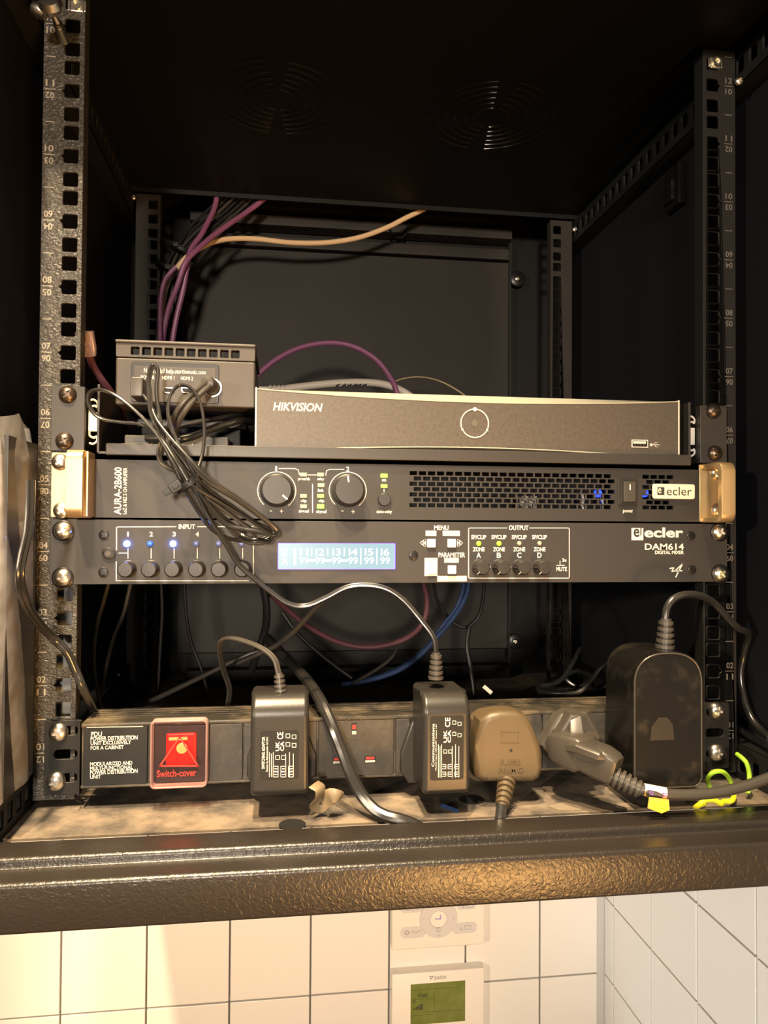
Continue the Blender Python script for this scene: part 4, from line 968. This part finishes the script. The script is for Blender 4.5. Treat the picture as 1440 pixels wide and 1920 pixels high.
# ================================================================== CABLES IN THE BACK
def cable(name, label, P, r, m, group=None, Y=None, drop=False, **kw):
    pp = pts(P, Y)
    if drop: 
        q = pp[-1].copy(); pp += [Vector((q.x + 9, -52.3, q.z - 2)), Vector((q.x + 18, -53.2, q.z - 5.5)), Vector((q.x + 26, -53.2, q.z - 12)), Vector((q.x + 31, -53.2, q.z - 26))]
    o = B().tube(pp, r, 10, **kw).build(name, m, None, pp[len(pp) // 2]); return tag(o, label, 'cable', group)
G = 'network cables at the back'
cable('network_cable', 'cream cable curving along the top of the back panel to the right', [(830, 372, 346), (793, 393, 338), (762, 408, 335), (722, 428, 333), (670, 446, 332), (610, 455, 331), (545, 455, 329), (480, 448, 325), (430, 448, 319), (392, 457, 309), (355, 478, 300), (330, 505, 298), (312, 535, 301), (304, 580, 306), (301, 640, 308), (300, 720, 308)], 2.9, 'cable_cream', G)
cable('network_cable', 'purple cable, leftmost one rising out of the bundle to the cabinet top', [(408, 330, 331), (406, 368, 331), (402, 390, 325), (392, 412, 314), (376, 442, 299), (357, 470, 289), (350, 505, 286), (343, 545, 290), (330, 600, 296), (321, 660, 299), (317, 740, 300)], 2.9, 'cable_purple', G)
cable('network_cable', 'purple cable leaning right out of the bundle below the black ones', [(520, 352, 340), (484, 382, 334), (462, 398, 328), (430, 420, 312), (400, 442, 298), (372, 466, 283), (348, 492, 277), (333, 535, 282), (316, 580, 291), (305, 640, 297), (303, 720, 298)], 2.9, 'cable_purple', G)
cable('network_cable', 'purple cable, farthest left under the lower cable tie', [(330, 500, 286), (310, 524, 288), (302, 555, 289), (300, 590, 288), (300, 640, 287), (298, 700, 287)], 2.5, 'cable_purple', G)
SHEAF = ['thin dark cable, leftmost strand where the black sheaf meets the cabinet top', 'thin black cable, second strand from the left at the top of the sheaf', 'greyish cable, third strand from the left at the top of the sheaf',
         'thin dark cable in the middle of the sheaf at the cabinet top', 'thin black cable, third strand from the right at the top of the sheaf', 'greyish cable, second strand from the right at the top of the sheaf', 'thin dark cable, rightmost strand where the sheaf meets the cabinet top']
for i in range(7):
    u = 414 + 12 * i; o = 5 * i; a5 = 5 * (i % 2)
    cable('black_cable', SHEAF[i], [(u + 22, 350, 341 + a5), (u + 3, 368, 338 + a5), (u - 22, 392, 334 + a5), (u - 58 - o * .2, 426, 328 + a5), (338 + i * 5, 456, 320 + a5), (316 + i * 5, 490, 315 + a5), (303 + i * 5, 540, 314 + a5), (296 + i * 5, 600, 314 + a5), (292 + i * 5, 720, 314 + a5)], 1.8, ('cable_dull', 'cable_black', 'cable_grey')[i % 3], 'black cables in the upper sheaf')
for (p0, p1), lab in ((((302, 452), (366, 486)), 'black cable tie around the upper part of the purple and black cables'), (((292, 492), (346, 528)), 'black cable tie around the purple cables, below the upper tie')):
    a, d = at(*p0, 305), at(*p1, 305); c = (a + d) / 2; u_ = (d - a) / 2; w_ = Vector((0, 15, 0)); ax = u_.cross(w_).normalized()
    b = B(); b.loft([c + u_ * math.cos(t) + w_ * math.sin(t) for t in np.linspace(0, 2 * math.pi, 29)[:-1]], [(2.2, .9)] * 28, 8, 5, closed=True, up=ax)
    b.box(c.x - 3, c.x + 3, c.y - 19, c.y - 14, c.z - 2.5, c.z + 2.5, .6)
    tag(b.build('cable_tie', 'tie_black', None, c), lab, 'cable tie', 'cable ties')
cable('network_cable', 'purple cable arching up behind the recorder', [(430, 790, 230), (452, 742, 232), (478, 708, 234), (515, 676, 238), (560, 653, 242), (612, 643, 245), (660, 649, 246), (702, 672, 246), (728, 702, 244), (744, 735, 240), (752, 790, 238)], 2.7, 'cable_purple', G)
wl = thing('white_lead', 'thick white lead with ribbed plug lying behind the recorder', 'cable', (0, 250, 276))
b = B(); b.tube(pts([(535, 729, 246), (575, 724, 247), (625, 719, 248), (680, 717, 249), (725, 722, 249), (762, 738, 249), (790, 765, 249), (800, 800, 249)]), 4.0, 12); b.build('cable', 'cable_white', wl)
b = B(); strain(b, pts([(505, 731, 246), (545, 728, 246)]), 4.8, 5); b.box(at(483, 730, 246).x, at(507, 730, 246).x, 240, 252, at(490, 735, 246).z, at(490, 726, 246).z, 1); b.build('ribbed_plug', 'cable_white', wl)
b = B()
for u in (628, 640, 650, 660, 668, 678): b.loft(pts([(u, 728, 244.6), (u + 3, 724, 244.4), (u + 9, 720, 244.6)]), .7, 6); b.loft(pts([(u + 9, 727, 244.6), (u + 2, 721, 244.4)]), .6, 6)
b.build('marker_scribble', 'dark_ink', wl)
cable('thin_wire', 'thin tan wire curling above the recorder', [(738, 716, 300), (760, 709, 300), (790, 707, 300), (820, 713, 300), (848, 726, 300), (875, 745, 300), (900, 775, 300)], .8, 'cable_tan')
# loop of dark hose at the back beam
c = at(748, 420, 380); b = B(); b.loft([c + Vector((12 * math.cos(t), 0, 17 * math.sin(t))) for t in np.linspace(0, 2 * math.pi, 25)[:-1]], 1.2, 8, closed=True); tag(b.build('cable_ring', 'tie_black', None, c), 'black cable ring hanging on the upper back beam', 'ring')
# lower bay
LB = 'dark cables in the lower bay'
cable('network_cable', 'mauve cable looping low across the bay under the mixer', [(466, 1074, 172), (480, 1088, 182), (510, 1116, 200), (540, 1144, 215), (580, 1176, 225), (630, 1202, 230), (680, 1213, 232), (730, 1208, 232), (770, 1192, 232), (794, 1166, 232), (801, 1130, 230), (793, 1092, 225), (784, 1070, 222)], 2.7, 'cable_mauve', G)
cable('blue_cable', 'dark blue cable dropping from the mixer, front one of the pair', [(880, 1060, 210), (878, 1100, 210), (868, 1130, 208), (846, 1164, 205), (818, 1196, 205), (785, 1232, 205), (745, 1258, 205), (695, 1275, 205), (640, 1284, 205)], 2.4, 'cable_blue', 'blue cables in the lower bay')
cable('blue_cable', 'dark blue cable dropping from the mixer, rear one of the pair', [(872, 1060, 216), (868, 1105, 216), (856, 1140, 214), (832, 1172, 212), (804, 1208, 212), (768, 1242, 212), (720, 1266, 212), (660, 1280, 212)], 2.4, 'cable_blue', 'blue cables in the lower bay')
for P, r, m, lab in (([(812, 1080, 240), (820, 1125, 245), (845, 1162, 250), (872, 1176, 250), (897, 1155, 250), (907, 1110, 245), (905, 1070, 240)], 1.8, 'cable_dull', 'black cable hanging in a U to the right of the blue cables'),
                     ([(880, 1176, 235), (876, 1210, 232), (882, 1250, 228), (888, 1290, 224), (890, 1320, 220)], 2.4, 'cable_dull', 'black cable dropping straight beside the blue cables'),
                     ([(750, 1200, 235), (735, 1232, 222), (705, 1256, 212), (660, 1282, 200)], 1.6, 'cable_grey', 'thin grey cable slanting under the mauve loop'),
                     ([(530, 1150, 230), (560, 1190, 225), (610, 1235, 215), (660, 1272, 205)], 1.8, 'cable_dull', 'black cable slanting right behind the thick lead'),
                     ([(490, 1080, 180), (499, 1130, 185), (499, 1170, 190), (488, 1210, 195), (470, 1260, 200)], 3.6, 'cable_dull', 'thick black cable hanging left of the mauve loop'),
                     ([(205, 1090, 120), (194, 1130, 124), (182, 1175, 128), (176, 1230, 130), (182, 1290, 130), (196, 1350, 130)], 1.6, 'cable_grey', 'grey cable bowing left inside the lower left bay'),
                     ([(246, 1090, 130), (232, 1150, 134), (214, 1195, 138), (202, 1240, 140), (190, 1300, 140)], 1.6, 'cable_grey', 'thin grey cable slanting left in the lower left bay'),
                     ([(345, 1090, 200), (350, 1160, 205), (360, 1210, 210), (376, 1250, 212), (390, 1300, 214)], 1.6, 'cable_dull', 'thin dark cable dropping right of the rear left rail'),
                     ([(302, 1090, 200), (304, 1150, 205), (300, 1220, 210), (296, 1300, 214)], 1.6, 'cable_dull', 'thin dark cable dropping by the rear left rail'),
                     ([(600, 1130, 20), (575, 1158, 40), (545, 1190, 60), (515, 1212, 74), (485, 1226, 84), (440, 1246, 90)], 2.0, 'cable_grey', 'grey cable running down left behind the adapter cable'),
                     ([(280, 1316, 80), (330, 1292, 90), (390, 1263, 100), (440, 1238, 106), (478, 1223, 108), (508, 1219, 106), (528, 1226, 98)], 2.0, 'cable_grey', 'grey cable rising right from behind the power strip')):
    cable('bay_cable', lab, P, r, m, LB)
cable('thick_lead', 'thick glossy black lead bending over the power strip down to the sill', [(500, 1196, 110), (520, 1218, 96), (541, 1238, 78), (560, 1258, 52), (582, 1284, 20), (603, 1318, -12), (622, 1360, -26), (640, 1405, -32), (655, 1445, -36), (676, 1487, -40), (700, 1516, -46), (722, 1530, -50)], 4.1, 'cable_black', drop=True)
c = at(1080, 1268, 70)
b = B(); b.tube(pts([(1088, 1216, 100), (1072, 1246, 92), (1052, 1274, 84), (1028, 1284, 80), (1010, 1284, 78), (1012, 1296, 72), (1042, 1300, 66), (1085, 1298, 62), (1108, 1276, 62), (1126, 1252, 64), (1150, 1236, 68), (1180, 1230, 72), (1200, 1240, 76)]), 2.1, 10)
b.tube(pts([(1010, 1288, 90), (1050, 1292, 92), (1090, 1284, 94), (1110, 1268, 96), (1080, 1258, 96), (1060, 1272, 92), (1098, 1294, 86), (1140, 1282, 82), (1160, 1260, 84), (1190, 1262, 90)]), 2.0, 10)
tag(b.build('coiled_cable', 'cable_black', None, c), 'glossy black cable coiled loosely behind the right end of the power strip', 'cable')
p = at(914, 1290, 52); tag(B().loft(pts([(907, 1287, 56), (922, 1300, 50)]), [(1.6, .6)] * 2, 8, 4).build('white_tie_end', 'cable_white', None, p), 'short white plastic tie end behind the power strip', 'tie')
cable('grey_lead', 'black twin lead hanging over the lower left rail', [(57, 900, -72), (56, 950, -74), (52, 1000, -75), (42, 1045, -76), (38, 1085, -75), (48, 1130, -62), (70, 1165, -36), (98, 1195, -14), (125, 1222, -10), (142, 1258, -6), (153, 1285, -5), (164, 1308, 2), (173, 1326, 18), (178, 1345, 46)], 1.5, 'cable_black', twin=True)
cable('side_lead', 'thick black lead at the right edge below the large adapter cable', [(1370, 1360, 40), (1391, 1370, 20), (1415, 1384, 5), (1440, 1397, -10), (1462, 1404, -20)], 3.2, 'cable_black')
# earth wire spiral, green then yellow
b = B(); b.tube(pts([(1382, 1414, -22), (1391, 1421, -28), (1400, 1432, -32), (1405, 1455, -36), (1402, 1490, -40)]), 1.6, 10); e1 = thing('earth_wire', 'green and yellow earth wire curled under the thick lead', 'wire', at(1350, 1480, -30)); b.build('green_length', 'wire_green', e1)
b = B(); b.tube(pts([(1330, 1476, -34), (1327, 1460, -36), (1338, 1448, -38), (1354, 1447, -38), (1366, 1458, -36), (1372, 1475, -33)]), 1.6, 10); b.build('green_loop', 'wire_green', e1)
b = B(); b.tube(pts([(1372, 1475, -33), (1376, 1492, -42), (1372, 1506, -52), (1363, 1513, -57), (1352, 1507, -59), (1338, 1500, -59), (1322, 1501, -59), (1311, 1509, -59), (1312, 1519, -58), (1328, 1524, -57)]), 1.7, 10); b.build('yellow_loop', 'wire_yellow', e1)

# bits lying on the cabinet floor
p = at(607, 1505, -40)
b = B(); pp = [at(*q, -40) for q in ((588, 1470), (600, 1476), (598, 1494), (591, 1506), (602, 1512), (612, 1500), (620, 1490), (634, 1494), (630, 1504), (616, 1518))]
Q = spline([Vector((q.x, 0, q.z)) for q in pp], 4)
b.loft([Vector((q.x, -40 - 3 * math.sin(i * .3), q.z)) for i, q in enumerate(Q)], [(5, .35)] * len(Q), 8, 6, up=(.25, 1, .3))
tag(b.build('metal_clip', 'tan_metal', None, p), 'crumpled tan metal clip lying in front of the power strip', 'clip')
q0, q1 = atz(828, 1510, FZ + 1), atz(858, 1521, FZ + 1)
tag(B().loft([q0, q0.lerp(q1, .5), q1], [(1.3, .9)] * 3, 8, 4).build('blue_scrap', 'cable_blue', None, q0), 'short blue plastic scrap on the dusty cabinet floor', 'scrap')
for (u, v), lab, sc in (((1062, 1513), 'ragged painted patch of lamplight on the floor in front of the angled plug', 1.0), ((1172, 1510), 'narrow painted patch of lamplight on the floor in front of the large adapter', .7)):  # flat tan shapes that stand in for patches of lamplight
    c = atz(u, v, FZ + .3); b = B(); n = 9
    P = [(c.x + sc * 13 * math.cos(2 * math.pi * k / n) * random.uniform(.6, 1.15), c.y + sc * 9 * math.sin(2 * math.pi * k / n) * random.uniform(.6, 1.1)) for k in range(n)]
    b.prism(P, -.15, .15, mtx=Matrix(((1, 0, 0, 0), (0, 0, 1, 0), (0, 1, 0, c.z), (0, 0, 0, 1))))
    tag(b.build('light_patch', 'light_patch_tan', None, c, smooth=0), lab, 'light patch', 'painted light patches')
for (u, v) in ((548, 1546), (884, 1500)):
    c = atz(u, v, FZ + .1); B().lathe(c, (0, 0, 1), [(8.5, -.2), (8.5, .25), (0, .25)], 28).build('cable_hole', 'pdu_recess', rack, c)

# grey card behind the lower left rail, wrapped goods at the left edge
a, d = at(104, 1096, 16), at(147, 1340, 16)
tag(B().box(-243, d.x, 14, 17, d.z, a.z + 2, 1).build('grey_card', 'card_grey', None, (-232, 15, a.z)), 'flat grey card standing behind the lower left rail', 'card')
bg = thing('wrapped_package', 'pale boards in crinkled clear plastic at the left edge, beside the rail', 'package', (-256, -40, 12))
b = B(); b.box(-266, -252, -66, -10, 12, 214, .6); b.build('pale_board', 'card_pale', bg)
b = B(); b.box(-251.6, -248.2, -62, -9, 12, 226, .4); b.build('shaded_board', 'player_dark', bg)  # second board, coloured dark for the shade between package and rail
b = B(); nz, ny = 26, 12; rows = []
for i in range(nz + 1):
    t = i / nz; z = 12 + 230 * t; row = []
    for j in range(ny + 1):
        a = -math.pi / 2 + math.pi * j / ny
        x = -253.5 + 6.0 * math.cos(a) ** .6 + 1.2 * math.sin(9 * t + j) * (1 if 0 < j < ny else 0) - (6 * max(0, t - .9) * 10 * .6); y = -39 + 31 * math.sin(a)
        row.append(b.bm.verts.new((x, y, z - (0 if t < .9 else (t - .9) * 60 * abs(math.sin(a * 1.3))))))
    rows.append(row)
for A, D in zip(rows, rows[1:]):
    for j in range(ny): b.bm.faces.new((A[j], A[j + 1], D[j + 1], D[j]))
b.build('plastic_wrap', 'bag_film', bg, smooth=80)

# chrome pin at the top left
pn = thing('chrome_pin', 'slim chrome pin with a round head at the top of the left rail', 'pin', at(92, 12, -20))
q0, q1, q2 = at(88, 4, -30), at(108, 44, -20), at(122, 78, -8)
b = B(); b.loft([q0, q1], 2.1, 12); b.loft([q1, q1.lerp(q2, .15)], 3, 12); b.loft([q1.lerp(q2, .15), q2], 3.2, 12); b.build('shaft', 'zinc', pn)
b = B(); b.lathe(at(94, 8, -34), (0, -1, .3), [(0, -4), (6, -4), (7.6, 0), (6, 4), (0, 5)], 24); b.build('round_head', 'chrome', pn)
b = B(); b.lathe(at(74, 20, -30), (1, 0, -.4), [(0, -5), (4, -4), (5, 0), (4, 4), (0, 5)], 20); b.build('side_nut', 'chrome', pn)

# ================================================================== WALL CONTROLLERS
ZR = YW
def ctrl(name, label, bb):
    a, d = at(bb[0], bb[1], YW - 14), at(bb[2], bb[3], YW - 14); return thing(name, label, 'thermostat', ((a.x + d.x) / 2, YW, (a.z + d.z) / 2), 'wall controllers'), a, d
up, a, d = ctrl('wall_controller', 'white wall controller with a round dial of buttons, upper one under the cabinet', (735, 1700, 909, 1771))
zb = d.z; zt = zb + 122; YF = YW - 14
b = B(); b.box(a.x, d.x, YF, YW - .2, zb, zt, 2.4, 3); b.build('case', 'stat_white', up)
c = at(822, 1722, YF)
def ring(bm_, p, r0, r1, h): return bm_.lathe(p, (0, -1, 0), [(r0, 0), (r0, h), (r1, h), (r1, 0)], 40)
k = B().lathe(c, (0, -1, 0), [(24.6, 0), (24.0, 1.4), (11.8, 1.4), (11.4, .6), (0, .6)], 48).build('dial_ring', 'stat_button', up, c)
B().lathe(c, (0, -1, 0), [(10.6, 0), (10.2, 1.9), (0, 2.0)], 40).build('centre_button', 'stat_white', k, c)
b = B(); b.pline([(816, 1723), (826, 1723), (826, 1716)], YF - 2.0, .9); b.build('enter_mark', 'blue_mark', k, smooth=0)
b = B(); b.pline([(791, 1724), (796, 1721)], YF - 1.4, .4); b.pline([(849, 1719), (853, 1722), (849, 1724)], YF - 1.4, .4); b.lathe(at(822, 1743, YF - 1.4), (0, -1, 0), [(3, 0), (3, .1), (2.4, .1), (2.4, 0)], 16); b.pline([(822, 1740), (822, 1746)], YF - 1.4, .5); b.pline([(819, 1752), (822, 1755), (825, 1752)], YF - 1.4, .4); b.build('dial_marks', 'stat_grey', k, smooth=0)
for u0, u1, v0, v1, nm in ((751, 798, 1739, 1757, 0), (848, 894, 1731, 1748, 1), (751, 792, 1697, 1710, 2), (858, 892, 1693, 1704, 3)):
    a2, d2 = at(u0, v0, YF), at(u1, v1, YF); cx, cz, ww, hh = (a2.x + d2.x) / 2, (a2.z + d2.z) / 2, d2.x - a2.x, a2.z - d2.z
    k = B().mesh(plate(rrect(cx, cz, ww, hh, hh / 2.2, 6), [], 1.0, .3), xz(YF)).build('flat_button', 'stat_button', up, (cx, YF, cz))
    b = B(); q = at((u0 + u1) / 2, (v0 + v1) / 2, YF - .5)
    if nm == 0: b.lathe(q + Vector((-8, 0, 0)), (0, -1, 0), [(3, 0), (3, .1), (1.6, .1), (1.6, 0)], 12); b.line([(q.x - 3, q.z - 1), (q.x, q.z + 1.6), (q.x + 4, q.z - 1), (q.x + 9, q.z + 2)], YF - .8, .5)
    else: b.line([(q.x - 5, q.z + 1), (q.x - 5, q.z - 2), (q.x - 3, q.z - 2)], YF - .8, .7); b.line([(q.x, q.z + 2.6), (q.x + 8, q.z + 2.6), (q.x + 8, q.z - 2), (q.x, q.z - 2)], YF - .8, .4, closed=True)
    b.build('button_mark', 'stat_grey', k, smooth=0)
lo, a, d = ctrl('wall_controller', 'cream wall controller with a green display, lower one below the dial controller', (735, 1822, 907, 1920))
zt = at(820, 1822, YF).z; a = at(735, 1830, YF); d = at(908, 1822, YF)
b = B(); P = [(YW - .2, zt + 1), (YF + 1, zt), (YF, zt - 1.5), (YF, zt - 122), (YW - .2, zt - 122)]
va = [b.bm.verts.new((a.x, q[0], q[1])) for q in P]; vb = [b.bm.verts.new((d.x, q[0], q[1])) for q in P]
f1 = b.bm.faces.new(va); f2 = b.bm.faces.new(vb[::-1])
for i in range(5): b.bm.faces.new((va[i], vb[i], vb[(i + 1) % 5], va[(i + 1) % 5]))
bmesh.ops.bevel(b.bm, geom=list(f1.edges) + list(f2.edges), offset=1.6, segments=3, profile=.5, affect='EDGES')
b.build('case', 'stat_white', lo)
b = B(); b.text('DAIKIN', (814, 1829.5, 837, 1836), YF, bold=.03, shear=.1); b.line([(at(806, 1831, YF).x, at(806, 1831, YF).z), (at(812, 1831, YF).x, at(812, 1831, YF).z), (at(808, 1836, YF).x, at(808, 1836, YF).z)], YF, 1.0, closed=True); b.build('brand_lettering', 'stat_grey', lo, smooth=0)
a2, d2 = at(770, 1846, YF), at(872, 1914, YF)
k = B().box(a2.x, d2.x, YF - .3, YF + .5, d2.z, a2.z, .2).build('display', 'stat_green', lo, (a2 + d2) / 2)
b = B(); YK = YF - .3
b.text('Heat', (784, 1861, 802, 1870), YK, bold=.01)
for l in ([(771, 1857), (866, 1850)], [(771, 1874), (815, 1872)], [(815, 1855), (815, 1898)], [(793, 1875), (793, 1898)], [(771, 1905), (815, 1901)], [(793, 1898), (866, 1893)]): b.pline(l, YK, .35, .08)
for i in range(4):
    p = at(777 + 4.4 * i, 1893, YK); b.box(p.x - 1.2, p.x + 1.2, YK - .1, YK, p.z - .4, p.z + 1.6 + 1.9 * i)
p = at(777, 1878, YK); b.line([(p.x - 2, p.z), (p.x, p.z + 2), (p.x + 2, p.z), (p.x, p.z - 2)], YK, .6, closed=True)
b.build('display_print', 'stat_ink', k, smooth=0)
